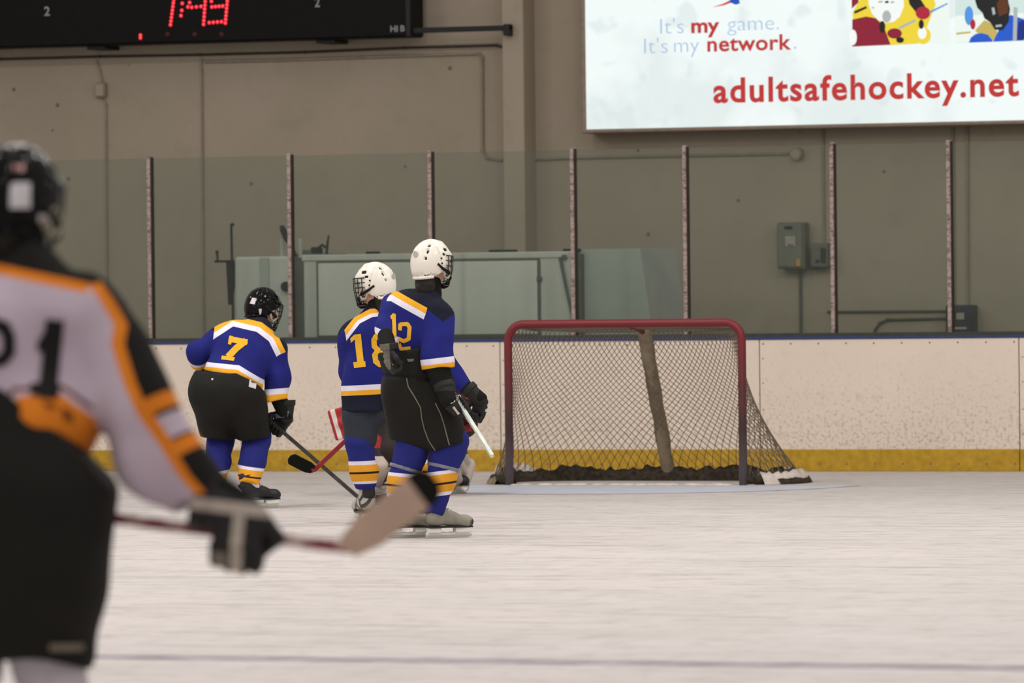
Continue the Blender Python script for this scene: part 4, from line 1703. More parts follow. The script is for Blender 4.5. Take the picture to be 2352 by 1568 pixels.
def hem_rules(y0, y1, y2, below):
    R = [([('aL', None, 0.0), ('aR', None, 0.0), ('hem', y1, y2)], WHT), ([('aL', None, 0.0), ('aR', None, 0.0), ('hem', y0, y1)], YEL)]
    if below:
        R.append(([('aL', None, 0.0), ('aR', None, 0.0), ('hem', None, y0)], below))
    return R


def sock_mat(name, z):
    """bands at world heights z (top to bottom): white, yellow, dark, yellow, white"""
    w = [(z[0], z[1], WHT), (z[1], z[2], (228, 158, 48)), (z[2], z[3], (44, 40, 40)), (z[3], z[4], (228, 158, 48)), (z[4], z[5], WHT)]
    return fabric(name, (40, 44, 116), [([('band', b, a)], c) for a, b, c in w], 0.9, 0.08)


def sock_bands(pr, x, ys, dz=0.0):
    return [float(pr.J(x, y, dz)[2]) for y in ys]


BLK_GLOVE = fabric('glove_black', (30, 30, 28), [([('gn', 0.02, None), ('gw', 0.055, 0.068)], (58, 56, 52))], 0.6, 0.2, 0.1, 0.3)
upz = lambda q: q[:, 2]

# ---------------------------------------------------------------- player 12
p = Person(985, 34.99)
J = p.J
th = math.radians(42)
jt = dict(neck=J(990, 672, 0.0), shL=J(903, 700, 0.13), shR=J(1008, 712, -0.10), elL=J(889, 754, -0.04), elR=J(1005, 838, -0.20),
          hipL=J(930, 880, 0.06), hipR=J(995, 885, -0.06), knL=J(944, 1038, 0.05), knR=J(1030, 1035, 0.0))
hl_, hr_ = G(893, 1237), G(986, 1237)
tol = lambda w: A3(((w - p.O).dot(RIGHT0), (w - p.O).dot(FWD0), 0))
heelL, heelR = tol(G(896, 1236)), tol(G(987, 1236))
thL, thR = math.radians(64), math.radians(66)
jt['anL'], jt['anR'] = ankle_of(heelL, thL), ankle_of(heelR, thR)
jt['footL'], jt['footR'] = frame(thL)[1], frame(thR)[1]
gR = J(1058, 930, -0.20)
axR = J(1131, 1047, -0.50) - gR
jt['wrR'], jt['handR'] = hand_frame(gR, -axR, J(1020, 885, -0.22), 1)
gL = J(909, 838, -0.27)
jt['wrL'], jt['handL'] = hand_frame(gL, V3(0.25, -1.0, 0.0), J(900, 790, -0.22), -1)
hd = J(991, 606, 0.0)
MH = frame(math.radians(44), 0.06, 0.02)
root = body(jt, hd, MH)
p.root(root, 'hockey player in blue jersey number 12 with white helmet and black pants')
face_parts(root, hd, MH)
hair(root, hd, MH, 0.06)
hm = helmet(root, hd, MH, M_HWHITE)
side = nrm(jt['shR'] - jt['shL'])
torso = U(0.06, cap(J(955, 722, 0.0), J(940, 830, 0.0), 0.150, 0.135, side, 1.28), cap(J(918, 704, 0.09), J(1000, 712, -0.07), 0.088, 0.088), cap(J(985, 690, 0), J(960, 715, 0.0), 0.075, 0.12))
cR = J(1003, 848, -0.19)
armR = CUT(U(0.05, cap(J(1006, 722, -0.10), J(1006, 830, -0.19), 0.100, 0.096), cap(J(1006, 830, -0.19), J(1003, 880, -0.19), 0.097, 0.096)), plane(cR, J(1008, 890, -0.19) - cR))
cL = J(882, 786, -0.15)
lineL = p.line(858, 776, 900, 794)
armL = CUT(U(0.04, cap(J(908, 706, 0.10), J(889, 757, -0.04), 0.092, 0.072), cap(J(889, 757, -0.04), J(887, 815, -0.22), 0.072, 0.056)), lambda q: -lineL(q))
cuffR = lambda q, a=A3(cR), n=nrm(cR - J(1008, 890, -0.19)): (q - a) @ n
cuffL = lineL
hem = lambda q, z=J(940, 850, 0)[2]: q[:, 2] - z
yoke = maxl(p.line(880, 664, 905, 664), p.line(905, 664, 990, 711))
yarm = minl(p.line(990, 716, 1020, 740), p.line(1020, 738, 1050, 716))
yarm2 = lambda q: yarm(q)
jer = jersey_obj(p, root, torso, armL, armR, fabric('jersey_blue_12', BLUE, blues('b')), (cuffL, cuffR), hem, yoke, yarm2, seed=4)
jer['label'] = 'blue jersey with navy shoulders and yellow number 12'
# tucked into high pants
pants = U(0.06, cap(J(937, 815, 0.0), J(955, 905, 0.0), 0.150, 0.168, side, 1.22), cap(J(934, 900, 0.04), J(943, 1000, 0.05), 0.160, 0.128),
          cap(J(992, 905, -0.05), J(1024, 1020, -0.02), 0.155, 0.118))
hemP = maxl(p.line(880, 1007, 960, 1010), p.line(960, 1012, 1003, 1040), p.line(1003, 1040, 1070, 1012))
hemP2 = minl(p.line(880, 1005, 1003, 1036), p.line(1003, 1036, 1070, 1010))
pants = CUT(pants, plane(J(936, 806, 0), V3(-0.12, 0, 1)), lambda q: -hemP2(q), k=0.012)
zc = J(950, 866, 0)[2]
base_p = WOB(pants, 0.010, 20, 7)
pants = S(lambda q: base_p(q) + 0.016 * np.exp(-((q[:, 2] - zc + 0.10 * (q[:, 0] + 0.08)) / 0.012) ** 2), base_p.lo, base_p.hi)
po = sdfobj('hockey_pants', pants, 0.010, M_PANTS, root)
line_on('piping', po, [(934, 868), (938, 888), (953, 912), (966, 935), (969, 960), (975, 985), (985, 1012), (1000, 1034)], 0.004, M_PIPE, po)
line_on('piping', po, [(1000, 925), (1012, 950), (1020, 975), (1027, 1003), (1032, 1022)], 0.004, M_PIPE, po)
print_on('waist_logo', po, [[(935, 824), (951, 824), (949, 830), (938, 831)]], M_PIPE, po, n=2)
zz_ = sock_bands(p, 1030, (1078, 1086, 1105, 1110, 1127, 1135))
sm = sock_mat('sock_12', zz_)
tilt = lambda q, c=J(930, 1080)[0]: q[:, 2]
sock(root, jt['knL'], jt['anL'], 0.112, 0.064, 0.086, sm, 2, lambda q, c=J(928, 1085)[0]: q[:, 2] + 0.02 + 1.6 * (q[:, 0] - c) ** 2 * 0 + 0.10 * (q[:, 0] - c))
sock(root, jt['knR'], jt['anR'], 0.114, 0.064, 0.082, sm, 3, lambda q, c=J(1030, 1085)[0]: q[:, 2] - 0.12 * (q[:, 0] - c))
M_CLT = mat('clear_shin_tape', (120, 122, 140), 0.3, 0.4, 0.2, 30)
for kn, an in ((jt['knL'], jt['anL']), (jt['knR'], jt['anR'])):
    d = nrm(an - kn)
    c = kn + d * 0.115
    F = CUT(cap(kn, c + d * 0.05, 0.115, 0.100), plane(c, d), plane(c - d * 0.022, -d))
    sdfobj('shin_tape', F, 0.009, M_CLT, root)
skate(root, heelL, thL, M_BOOTG)
skate(root, heelR, thR, M_BOOTG)
elp = sdfobj('elbow_pad', U(0.02, cap(J(1004, 842, -0.19), J(1018, 880, -0.20), 0.076, 0.068), cap(J(1018, 880, -0.20), jt['wrR'], 0.066, 0.05)), 0.010, M_UNDER, root)
under(root, J(886, 772, -0.15), jt['wrL'])
neck_guard(root, J(990, 676, 0.0), J(992, 636, 0.0))
g12 = glove(root, jt['wrR'], jt['handR'], BLK_GLOVE, jt['wrR'] - J(1008, 855, -0.2), 1.0)
print_on('glove_logo', g12, stroke_quads([(1022, 916), (1036, 921), (1062, 903)], 11), M_GLOGO, g12, n=4)
print_on('glove_logo', g12, stroke_quads([(1041, 934), (1053, 950)], 5), M_GLOGO, g12, n=3)
GREYG = fabric('glove_grey_back', (34, 34, 32), [([('gn', 0.012, None)], (104, 100, 92))], 0.6, 0.2, 0.1, 0.3)
glove(root, jt['wrL'], jt['handL'], GREYG, V3(0.12, 0, -1), 0.85, cuff_len=0.035)
# number 12 on the back
q1 = stroke_quads([(906, 722), (905, 772)], 9) + [[(897, 726), (906, 718), (909, 724), (899, 734)]]
print_on('number_one', jer, q1, M_YEL, jer)
q2 = stroke_quads([(918, 750), (924, 742), (938, 743), (942, 752), (940, 778), (930, 785), (918, 782)][:5], 9) + stroke_quads([(940, 770), (930, 780), (915, 775)], 9) + stroke_quads([(920, 786), (918, 802), (945, 800)], 9)
q2 = stroke_quads([(919, 757), (920, 745), (936, 744), (941, 752), (939, 778), (928, 783), (916, 778)], 9) + stroke_quads([(917, 790), (922, 801), (942, 799)], 8)
print_on('number_two', jer, q2, M_YEL, jer)
print_on('shoulder_patch', jer, [[(1037, 688), (1041, 690), (1044, 702), (1041, 702)]], M_YEL, jer, n=3)
# his stick
M_STW = mat('stick_white', (214, 222, 212), 0.45, 0.3, 0.12, 30)
M_STB = mat('stick_black', (34, 33, 31), 0.5, 0.3, 0.2, 30)
M_TAPEB = mat('tape_black', (26, 26, 24), 0.85, 0.1)
butt = pworld(p, J(1131, 1047, -0.50))
gw = pworld(p, gR)
dd = (gw - butt).normalized()
tip = butt + dd * 1.22
stick('hockey_stick', 'white shafted stick held across the body by number 12', (butt, tip), (tip, tip + (dd * 0.55 + Vector((0, 0, 0.6)) + FWD0 * 0.5).normalized() * 0.26),
      M_STW, M_STB, M_TAPEB, RIGHT0)

# ---------------------------------------------------------------- player 18
p = Person(845, 37.08)
J = p.J
tol = lambda w: A3(((w - p.O).dot(RIGHT0), (w - p.O).dot(FWD0), 0))
heelL, heelR = tol(G(847, 1204)), tol(G(940, 1203))
thL, thR = math.radians(-14), math.radians(25)
jt = dict(neck=J(866, 712, 0.0), shL=J(812, 762, 0.0), shR=J(905, 752, -0.02), elL=J(802, 850, 0.14), elR=J(1015, 825, 0.05),
          hipL=J(836, 915, 0.03), hipR=J(900, 905, 0.06), knL=J(828, 1035, 0.03), knR=J(952, 1040, 0.1))
jt['anL'], jt['anR'] = ankle_of(heelL, thL), ankle_of(heelR, thR)
jt['footL'], jt['footR'] = frame(thL)[1], frame(thR)[1]
gR = J(1090, 952, 0.03)
jt['wrR'], jt['handR'] = hand_frame(gR, V3(-0.75, 0.6, 0.3), J(1080, 900, 0.04), -1)
gL = J(865, 945, 0.42)
axL = J(720, 1078, 0.62) - gL
jt['wrL'], jt['handL'] = hand_frame(gL, -axL, J(840, 905, 0.30), 1)
hd = J(862, 655, 0.0)
MH = frame(math.radians(-62), 0.05, 0.0)
root = body(jt, hd, MH)
p.root(root, 'hockey player in blue jersey number 18 with white helmet turned left')
face_parts(root, hd, MH)
hair(root, hd, MH, 0.05)
helmet(root, hd, MH, M_HWHITE)
side = nrm(jt['shR'] - jt['shL'])
torso = U(0.06, cap(J(852, 775, 0.02), J(840, 960, 0.02), 0.150, 0.135, side, 1.14), cap(J(820, 772, 0.02), J(898, 758, 0.0), 0.088), cap(J(864, 724, 0), J(855, 760, 0.02), 0.08, 0.13))
cR = J(1086, 909, 0.04)
armR = CUT(U(0.05, cap(J(905, 765, 0.0), J(1012, 828, 0.05), 0.085, 0.068), cap(J(1012, 828, 0.05), J(1100, 925, 0.04), 0.068, 0.048)), plane(cR, J(1100, 925, 0.04) - J(1050, 865, 0.05)))
cL = J(832, 898, 0.28)
armL = CUT(U(0.05, cap(J(812, 776, 0.02), J(806, 850, 0.14), 0.095, 0.075), cap(J(806, 850, 0.14), J(840, 910, 0.32), 0.075, 0.06)), plane(cL, J(840, 910, 0.32) - J(806, 850, 0.14)))
cuffR = lambda q, a=A3(cR), n=nrm(J(1050, 865, 0.05) - J(1100, 925, 0.04)): (q - a) @ n
cuffL = lambda q, a=A3(cL), n=nrm(J(806, 850, 0.14) - J(840, 910, 0.32)): (q - a) @ n
hem = p.line(785, 946, 880, 941)
yoke = maxl(p.line(780, 772, 815, 727), p.line(815, 727, 850, 709), p.line(850, 709, 910, 703))
rules = blues('b', 0.016, (0.030, 0.054))
h0 = lambda ys: (946 - ys) / p.s
jer = jersey_obj(p, root, torso, armL, armR, fabric('jersey_blue_18', BLUE, rules[:2] and [r for r in rules if True] + hem_rules(h0(909), h0(898), h0(886), (26, 28, 44))), (cuffL, cuffR), hem,
                 lambda q: yoke(q), lambda q: yoke(q) - 0.01, seed=9)
jer['label'] = 'blue jersey with navy shoulders and yellow number 18'
pants = U(0.05, cap(J(840, 940, 0.03), J(840, 950, 0.03), 0.100, 0.100, side, 1.35), cap(J(829, 950, 0.02), J(826, 1010, 0.03), 0.110, 0.104),
          cap(J(925, 945, 0.08), J(955, 1020, 0.1), 0.105, 0.10))
pants = CUT(pants, lambda q, f=p.line(787, 1010, 862, 1024): -f(q), k=0.015)
sdfobj('hockey_pants', WOB(pants, 0.005, 20, 17), 0.011, M_PANTN, root)
sm = sock_mat('sock_18', sock_bands(p, 838, (1058, 1067, 1083, 1088, 1105, 1111)))
sock(root, jt['knL'], jt['anL'], 0.094, 0.066, 0.082, sm, 5, lambda q, c=J(836, 1085)[0]: q[:, 2] - 0.03 * (q[:, 0] - c), bot_ext=-0.07)
sock(root, jt['knR'], jt['anR'], 0.094, 0.058, 0.078, sm, 6, upz)
k = NT('boot_grey_black')
vo = k.node('ShaderNodeTexVoronoi', feature='DISTANCE_TO_EDGE')
vo.inputs['Scale'].default_value = 11.0
k.link(k.coord(), vo.inputs['Vector'])
k.link(k.mix(k.math('LESS_THAN', vo.outputs['Distance'], 0.10), lin((176, 172, 162)), lin((44, 42, 40))), k.b.inputs['Base Color'])
k.b.inputs['Roughness'].default_value = 0.45
M_BOOTGB = k.m
skate(root, heelL, thL, M_BOOTGB, size=1.14)
neck_guard(root, J(866, 716, 0.0), J(864, 684, 0.0))
under(root, J(1070, 890, 0.045), jt['wrR'])
under(root, J(830, 892, 0.27), jt['wrL'])
skate(root, heelR, thR, M_BOOTGB, size=1.0)
WHG = fabric('glove_black_white', (30, 30, 28), [([('gn', 0.012, None), ('gw', 0.055, 0.075)], (214, 208, 198)), ([('gn', 0.012, None), ('gw', 0.10, 0.125)], (190, 176, 170))], 0.6, 0.2, 0.1, 0.3)
glove(root, jt['wrR'], jt['handR'], WHG, jt['wrR'] - J(1050, 865, 0.05), 0.9)
glove(root, jt['wrL'], jt['handL'], BLK_GLOVE, jt['wrL'] - J(806, 850, 0.14), 0.95)
print_on('number_one', jer, stroke_quads([(822, 770), (829, 838)], 15) + [[(805, 777), (815, 768), (820, 774), (807, 787)], [(812, 832), (839, 829), (840, 842), (814, 845)]], M_YEL, jer)
print_on('number_eight', jer, stroke_quads([(864, 772), (882, 770), (893, 778), (892, 798), (880, 803), (868, 804), (860, 795), (859, 780), (864, 772)], 12)
         + stroke_quads([(868, 804), (861, 815), (863, 830), (872, 837), (888, 836), (896, 826), (894, 810), (882, 803)], 12), M_YEL, jer)
M_STR = mat('stick_red', (150, 44, 56), 0.45, 0.3, 0.2, 18)
heel = pworld(p, J(722, 1079, 0.62))
gw = pworld(p, gL)
top = heel + (gw - heel) * 1.55
toe = pworld(p, J(664, 1052, 0.50))
stick('hockey_stick', 'red shafted stick with black taped blade held low by number 18', (top, heel), (heel, toe), M_STR, M_STR, M_TAPEB, -FWD0 - Vector((0, 0, 0.3)), width=0.075, tape_from=0.05)

# ---------------------------------------------------------------- player 7
p = Person(540, 40.23)
J = p.J
tol = lambda w: A3(((w - p.O).dot(RIGHT0), (w - p.O).dot(FWD0), 0))
heelL, heelR = tol(G(486, 1168)), tol(G(562, 1168))
thL, thR = math.radians(40), math.radians(62)
jt = dict(neck=J(592, 745, 0.25), shL=J(505, 770, 0.22), shR=J(632, 800, 0.12), elL=J(447, 806, 0.16), elR=J(636, 868, 0.10),
          hipL=J(482, 900, -0.02), hipR=J(560, 912, -0.06), knL=J(506, 1018, 0.16), knR=J(588, 1018, 0.10))
jt['anL'], jt['anR'] = ankle_of(heelL, thL), ankle_of(heelR, thR)
jt['footL'], jt['footR'] = frame(thL)[1], frame(thR)[1]
gR = J(634, 982, 0.14)
axR = J(825, 1156, 0.02) - gR
jt['wrR'], jt['handR'] = hand_frame(gR, -axR, J(636, 930, 0.10), -1)
gL = J(560, 905, 0.45)
jt['wrL'], jt['handL'] = hand_frame(gL, -axR, J(490, 865, 0.38), 1)
hd = J(604, 708, 0.34)
MH = frame(math.radians(52), 0.30, 0.08)
root = body(jt, hd, MH)
p.root(root, 'hockey player in blue jersey number 7 bending forward with black helmet')
face_parts(root, hd, MH)
hair(root, hd, MH, 0.0)
hm = helmet(root, hd, MH, M_HBLACK, badge=False)
print_on('helmet_sticker_and_glint', hm, [[(580, 684), (590, 685), (585, 699), (574, 697)]], M_TAG, hm, n=3)
print_on('helmet_sticker_and_glint', hm, [[(594, 709), (601, 709), (600, 722), (596, 722)]], M_TAG, hm, n=3)
side = nrm(jt['shR'] - jt['shL'])
torso = U(0.07, cap(J(572, 790, 0.14), J(535, 865, 0.0), 0.165, 0.160, side, 1.32), cap(J(516, 775, 0.20), J(632, 806, 0.12), 0.092), cap(J(592, 758, 0.2), J(570, 790, 0.14), 0.09, 0.13))
cR = J(632, 917, 0.08)
armR = CUT(U(0.05, cap(J(630, 806, 0.12), J(637, 868, 0.10), 0.100, 0.088), cap(J(637, 868, 0.10), J(631, 940, 0.08), 0.088, 0.080)), plane(cR, V3(0.06, 0, -1)))
cL = J(450, 836, 0.24)
armL = CUT(U(0.05, cap(J(512, 778, 0.2), J(458, 806, 0.16), 0.095, 0.082), cap(J(458, 806, 0.16), J(462, 850, 0.34), 0.082, 0.066)), plane(cL, J(455, 850, 0.34) - J(452, 806, 0.16)))
cuffR = lambda q, a=A3(cR): q[:, 2] - a[2] - 0.06 * (q[:, 0] - a[0])
cuffL = lambda q, a=A3(cL), n=nrm(J(452, 806, 0.16) - J(455, 850, 0.34)): (q - a) @ n
hem = maxl(p.line(460, 850, 545, 858), p.line(545, 858, 602, 893))
yoke = maxl(p.line(492, 749, 530, 724), p.line(530, 724, 600, 740), p.line(600, 740, 636, 768), p.line(636, 768, 652, 800))
jer = jersey_obj(p, root, torso, armL, armR, fabric('jersey_blue_7', (33, 37, 112), blues('b', 0.036) + hem_rules(0.0, 0.030, 0.062, None)),
                 (cuffL, cuffR), hem, yoke, p.line(470, 755, 672, 812), seed=13)
jer['label'] = 'blue jersey with navy shoulders and yellow number 7'
pants = U(0.07, cap(J(520, 868, 0.0), J(518, 900, -0.03), 0.190, 0.205, side, 1.16), cap(J(484, 905, -0.02), J(503, 1000, 0.12), 0.150, 0.122),
          cap(J(562, 915, -0.05), J(584, 1005, 0.07), 0.155, 0.122))
pants = CUT(pants, lambda q, f=minl(p.line(455, 1001, 540, 1012), p.line(540, 1020, 625, 1002)): -f(q), k=0.012)
ptop = maxl(p.line(440, 850, 545, 858), p.line(545, 858, 602, 893))
po = sdfobj('hockey_pants', WOB(CUT(pants, ptop, k=0.02), 0.009, 20, 27), 0.010, M_PANTS, root)
print_on('care_tag', po, [[(573, 872), (589, 876), (587, 893), (571, 888)]], M_TAG, po, n=3)
print_on('snap_button', po, [[(486, 869), (490, 869), (490, 873), (486, 873)]], M_TAG, po, n=1)
smR = sock_mat('sock_7', sock_bands(p, 570, (1070, 1077, 1091, 1095, 1108, 1115)))
sock(root, jt['knL'], jt['anL'], 0.100, 0.072, 0.084, smR, 8, lambda q, c=J(572, 1085)[0]: q[:, 2] - 0.17 * (q[:, 0] - c))
sock(root, jt['knR'], jt['anR'], 0.102, 0.074, 0.088, smR, 9, lambda q, c=J(572, 1085)[0]: q[:, 2] + 0.16 * (q[:, 0] - c))
skate(root, heelL, thL, M_BOOTB, size=0.96)
skate(root, heelR, thR, M_BOOTB, size=0.96)
under(root, J(634, 900, 0.09), jt['wrR'], 0.062, 0.05)
under(root, J(452, 830, 0.24), jt['wrL'])
neck_guard(root, J(592, 750, 0.24), J(598, 728, 0.30))
g7 = glove(root, jt['wrR'], jt['handR'], BLK_GLOVE, V3(0.02, 0, -1), 1.08)
print_on('glove_logo', g7, [[(632, 951), (664, 943), (660, 957), (634, 961)]], M_GLOGOB, g7, n=3)
glove(root, jt['wrL'], jt['handL'], BLK_GLOVE, jt['wrL'] - J(455, 830, 0.24), 1.0)
print_on('number_seven', jer, stroke_quads([(528, 779), (566, 786)], 13) + stroke_quads([(563, 784), (543, 800), (526, 818)], 15) + [[(510, 817), (540, 821), (537, 829), (508, 826)], [(528, 771), (536, 773), (531, 792), (524, 790)]], M_YEL, jer)
heel = pworld(p, J(836, 1163, 0.02))
gw = pworld(p, gR)
top = gw + (gw - heel).normalized() * 0.55
toe = G(905, 1158)
heel.z = max(heel.z, 0.03)
toe.z = 0.04
M_STK = mat('stick_grey_black', (54, 50, 46), 0.45, 0.3, 0.5, 30)
stick('hockey_stick', 'black stick reaching down to the ice from number 7', (top, heel), (heel, toe), M_STK, M_STB, M_TAPEB, -FWD0, width=0.075, tape_from=0.2)

# ---------------------------------------------------------------- goalkeeper, half hidden behind 18 and 12
p = Person(962, 42.26)
J = p.J
tol = lambda w: A3(((w - p.O).dot(RIGHT0), (w - p.O).dot(FWD0), 0))
heelL, heelR = tol(G(882, 1132)), tol(G(1028, 1132))
thL, thR = math.radians(-150), math.radians(150)
jt = dict(neck=J(955, 800, -0.05), shL=J(1010, 830, 0.0), shR=J(895, 830, 0.0), elL=J(1058, 905, 0.0), elR=J(838, 905, 0.0),
          hipL=J(985, 950, 0.1), hipR=J(920, 950, 0.1), knL=J(1012, 1035, -0.15), knR=J(898, 1035, -0.15))
jt['anL'], jt['anR'] = ankle_of(heelR, thR), ankle_of(heelL, thL)
jt['footL'], jt['footR'] = frame(thR)[1], frame(thL)[1]
jt['wrL'], jt['handL'] = hand_frame(J(1078, 985, -0.1), V3(0, 1, 0.1), J(1066, 950, -0.05), 1)
jt['wrR'], jt['handR'] = hand_frame(J(790, 985, -0.1), V3(0, 1, 0.1), J(812, 950, -0.05), 1)
hd = J(955, 745, -0.12)
MH = frame(math.radians(176), 0.15, 0.0)
root = body(jt, hd, MH, voxel=0.016)
p.root(root, 'goalkeeper in red pads crouching behind numbers 18 and 12')
face_parts(root, hd, MH)
helmet(root, hd, MH, M_HWHITE, vox=0.008)
M_GRED = mat('goalie_red', (150, 34, 40), 0.6, 0.25, 0.15, 10)
M_GWHT = mat('goalie_white', (196, 182, 170), 0.6, 0.2, 0.12, 10)
M_GBLK = mat('goalie_black', (40, 32, 32), 0.6, 0.25, 0.15, 10)
M_GJER = mat('goalie_jersey', (60, 22, 28), 0.85, 0.15, 0.15, 10)
side = nrm(jt['shR'] - jt['shL'])
F = U(0.07, cap(J(955, 850, 0.0), J(955, 930, 0.06), 0.16, 0.16, side, 1.3), cap(jt['shL'], jt['shR'], 0.095))
for s_ in 'LR':
    F = U(0.05, F, cap(jt['sh' + s_], jt['el' + s_], 0.09, 0.08), cap(jt['el' + s_], jt['wr' + s_], 0.08, 0.06))
sdfobj('jersey', WOB(F, 0.006, 22, 31), 0.013, M_GJER, root)
sdfobj('hockey_pants', U(0.05, cap(J(950, 930, 0.1), J(955, 945, 0.1), 0.17, 0.18, side, 1.25), cap(jt['hipL'], jt['knL'], 0.14, 0.12), cap(jt['hipR'], jt['knR'], 0.14, 0.12)), 0.014, M_GBLK, root)
for kn, an, th_, tip_ in ((jt['knR'], jt['anR'], thL, 0.0), (jt['knL'], jt['anL'], thR, 0.0)):
    f = nrm(frame(th_)[1] + V3(0, 0, 0.05))
    d = nrm(an - kn)
    sdv = nrm(np.cross(d, f))
    f = np.cross(sdv, d)
    ctr = (kn + an) / 2 + f * 0.075 - d * 0.02
    M_ = np.array([sdv, f, d])
    pad = U(0.02, bx(ctr, (0.135, 0.05, 0.33), M_, 0.04), bx(ctr - d * 0.33 + f * 0.02, (0.13, 0.05, 0.12), M_, 0.04), bx(ctr + d * 0.33 + f * 0.05, (0.12, 0.05, 0.07), M_, 0.03))
    for off in (-0.085, 0.0, 0.085):
        pad = U(0.012, pad, cap(ctr - d * 0.40 + f * 0.05 + sdv * off, ctr + d * 0.28 + f * 0.045 + sdv * off, 0.03))
    pad = CUT(pad, plane(V3(0, 0, 0.015), V3(0, 0, -1)))
    pm = fabric('leg_pad_cover', (150, 34, 40), [([('pz', None, 0.30)], (204, 190, 176)), ([('pz', 0.30, 0.36)], (40, 34, 34)), ([('pz', 0.52, 0.60), ('px', -0.09, 0.09)], (214, 206, 200)), ([('pz', 0.60, 0.63)], (40, 34, 34))], 0.55, 0.1, 0.1, 0.3)
    sdfobj('leg_pad', pad, 0.012, pm, root, {'pz': upz, 'px': lambda q, c=ctr, s0=sdv: (q - c) @ s0})
skate(root, heelL, thL, M_BOOTB)
skate(root, heelR, thR, M_BOOTB)
bc = J(784, 972, -0.14)
Mb = np.array([nrm((0.85, -0.2, 0.25)), nrm((0.2, 0.97, 0)), nrm((-0.25, 0.05, 1))])
bm = fabric('blocker_cover', (164, 38, 42), [([('bx_', -0.05, -0.015)], (220, 206, 200)), ([('bx_', 0.03, None), ('bz_', 0.0, None)], (74, 62, 58))], 0.55, 0.1, 0.1, 0.3)
blk = U(0.01, bx(bc, (0.075, 0.022, 0.115), Mb, 0.016), cap(jt['wrR'], bc, 0.05, 0.045))
sdfobj('blocker', blk, 0.009, bm, root, {'bx_': lambda q: (q - bc) @ Mb[0], 'bz_': lambda q: (q - bc) @ Mb[2]})
cc_ = J(1066, 975, -0.1)
ct = U(0.03, ell(cc_, (0.10, 0.075, 0.10)), cap(jt['wrL'], cc_ + V3(0.0, 0, 0.05), 0.07, 0.07), cap(cc_ + V3(0.06, 0, 0.03), cc_ + V3(0.03, -0.05, 0.10), 0.035, 0.03))
ct = SUB(ct, ell(cc_ + V3(-0.02, -0.075, -0.01), (0.06, 0.05, 0.065)))
cm = fabric('catcher_cover', (44, 34, 34), [([('cz', None, 0.01), ('cx', None, 0.06), ('cz', -0.05, None)], (120, 34, 42)), ([('cz', 0.02, 0.05)], (170, 150, 150))], 0.55, 0.1, 0.1, 0.3)
sdfobj('catching_glove', ct, 0.009, cm, root, {'cz': lambda q: q[:, 2] - cc_[2], 'cx': lambda q: q[:, 0] - cc_[0]})

# ---------------------------------------------------------------- player in the foreground (white jersey, out of focus)
p = Person(30, 15.1)
J = p.J
heelL, heelR = A3((-0.20, -0.05, 0)), A3((0.16, 0.02, 0))
thL, thR = math.radians(10), math.radians(20)
jt = dict(neck=J(42, 600, 0.02), shL=J(-180, 720, 0.0), shR=J(225, 735, -0.02), elL=J(-260, 960, 0.05), elR=J(325, 935, -0.06),
          hipL=J(-50, 1110, -0.05), hipR=J(115, 1110, -0.05), knL=J(-75, 1490, 0.10), knR=J(105, 1500, 0.06))
jt['anL'], jt['anR'] = ankle_of(heelL, thL), ankle_of(heelR, thR)
jt['footL'], jt['footR'] = frame(thL)[1], frame(thR)[1]
gR = J(528, 1222, -0.05)
s0, s1 = J(250, 1189, -0.02), J(798, 1258, -0.09)
axR = s1 - s0
jt['wrR'], jt['handR'] = hand_frame(J(548, 1262, -0.075), axR, J(520, 1150, -0.07), -1)
gL = J(-60, 1150, 0.16)
jt['wrL'], jt['handL'] = hand_frame(gL, axR, J(-150, 1080, 0.12), -1)
hd = J(38, 462, 0.04)
MH = frame(math.radians(30), 0.12, 0.0)
root = body(jt, hd, MH, voxel=0.014)
p.root(root, 'out of focus hockey player in white and black jersey standing nearest the camera')
face_parts(root, hd, MH)
hair(root, hd, MH, 0.0)
hm = helmet(root, hd, MH, M_HBLACK, badge=False)
print_on('helmet_sticker_and_glint', hm, [[(22, 420), (68, 420), (68, 478), (22, 478)]], M_TAG, hm, n=4, lift=0.005)
print_on('helmet_sticker_and_glint', hm, [[(28, 378), (54, 378), (54, 394), (28, 394)]], mat('highlight_pink', (206, 160, 160), 0.5, 0.3), hm, n=3, lift=0.005)  # pink highlight on the glossy shell, painted as a flat patch
print_on('helmet_sticker_and_glint', hm, [[(86, 492), (106, 492), (106, 512), (86, 512)]], M_TAG, hm, n=3, lift=0.005)
side = nrm(jt['shR'] - jt['shL'])
torso = U(0.07, cap(J(18, 770, 0.0), J(30, 960, -0.02), 0.170, 0.185, side, 1.30), cap(J(-165, 715, 0.0), J(198, 722, 0.0), 0.100), cap(J(42, 622, 0.01), J(30, 710, 0.0), 0.10, 0.16))
cR = J(464, 1142, -0.08)
armR = CUT(U(0.06, cap(J(212, 742, -0.01), J(322, 930, -0.06), 0.110, 0.090), cap(J(322, 930, -0.06), J(496, 1165, -0.08), 0.090, 0.070), cap(J(285, 930, -0.05), J(330, 1045, -0.06), 0.075, 0.078), cap(J(330, 1045, -0.06), J(430, 1130, -0.07), 0.078, 0.066)), plane(cR, J(475, 1170, -0.08) - J(322, 930, -0.06)))
armL = U(0.06, cap(J(-180, 755, 0.0), J(-260, 950, 0.05), 0.112, 0.090), cap(J(-260, 950, 0.05), J(-170, 1080, 0.11), 0.088, 0.066))
adir = nrm(J(322, 930, -0.06) - J(475, 1170, -0.08))
cuffR = lambda q, a=A3(cR), n=adir: (q - a) @ n
hem = maxl(p.line(-300, 905, 60, 935), p.line(60, 935, 150, 990), p.line(150, 990, 235, 1085))
yoke = maxl(p.line(-240, 640, 0, 606), p.line(0, 606, 215, 652), p.line(215, 652, 262, 688))
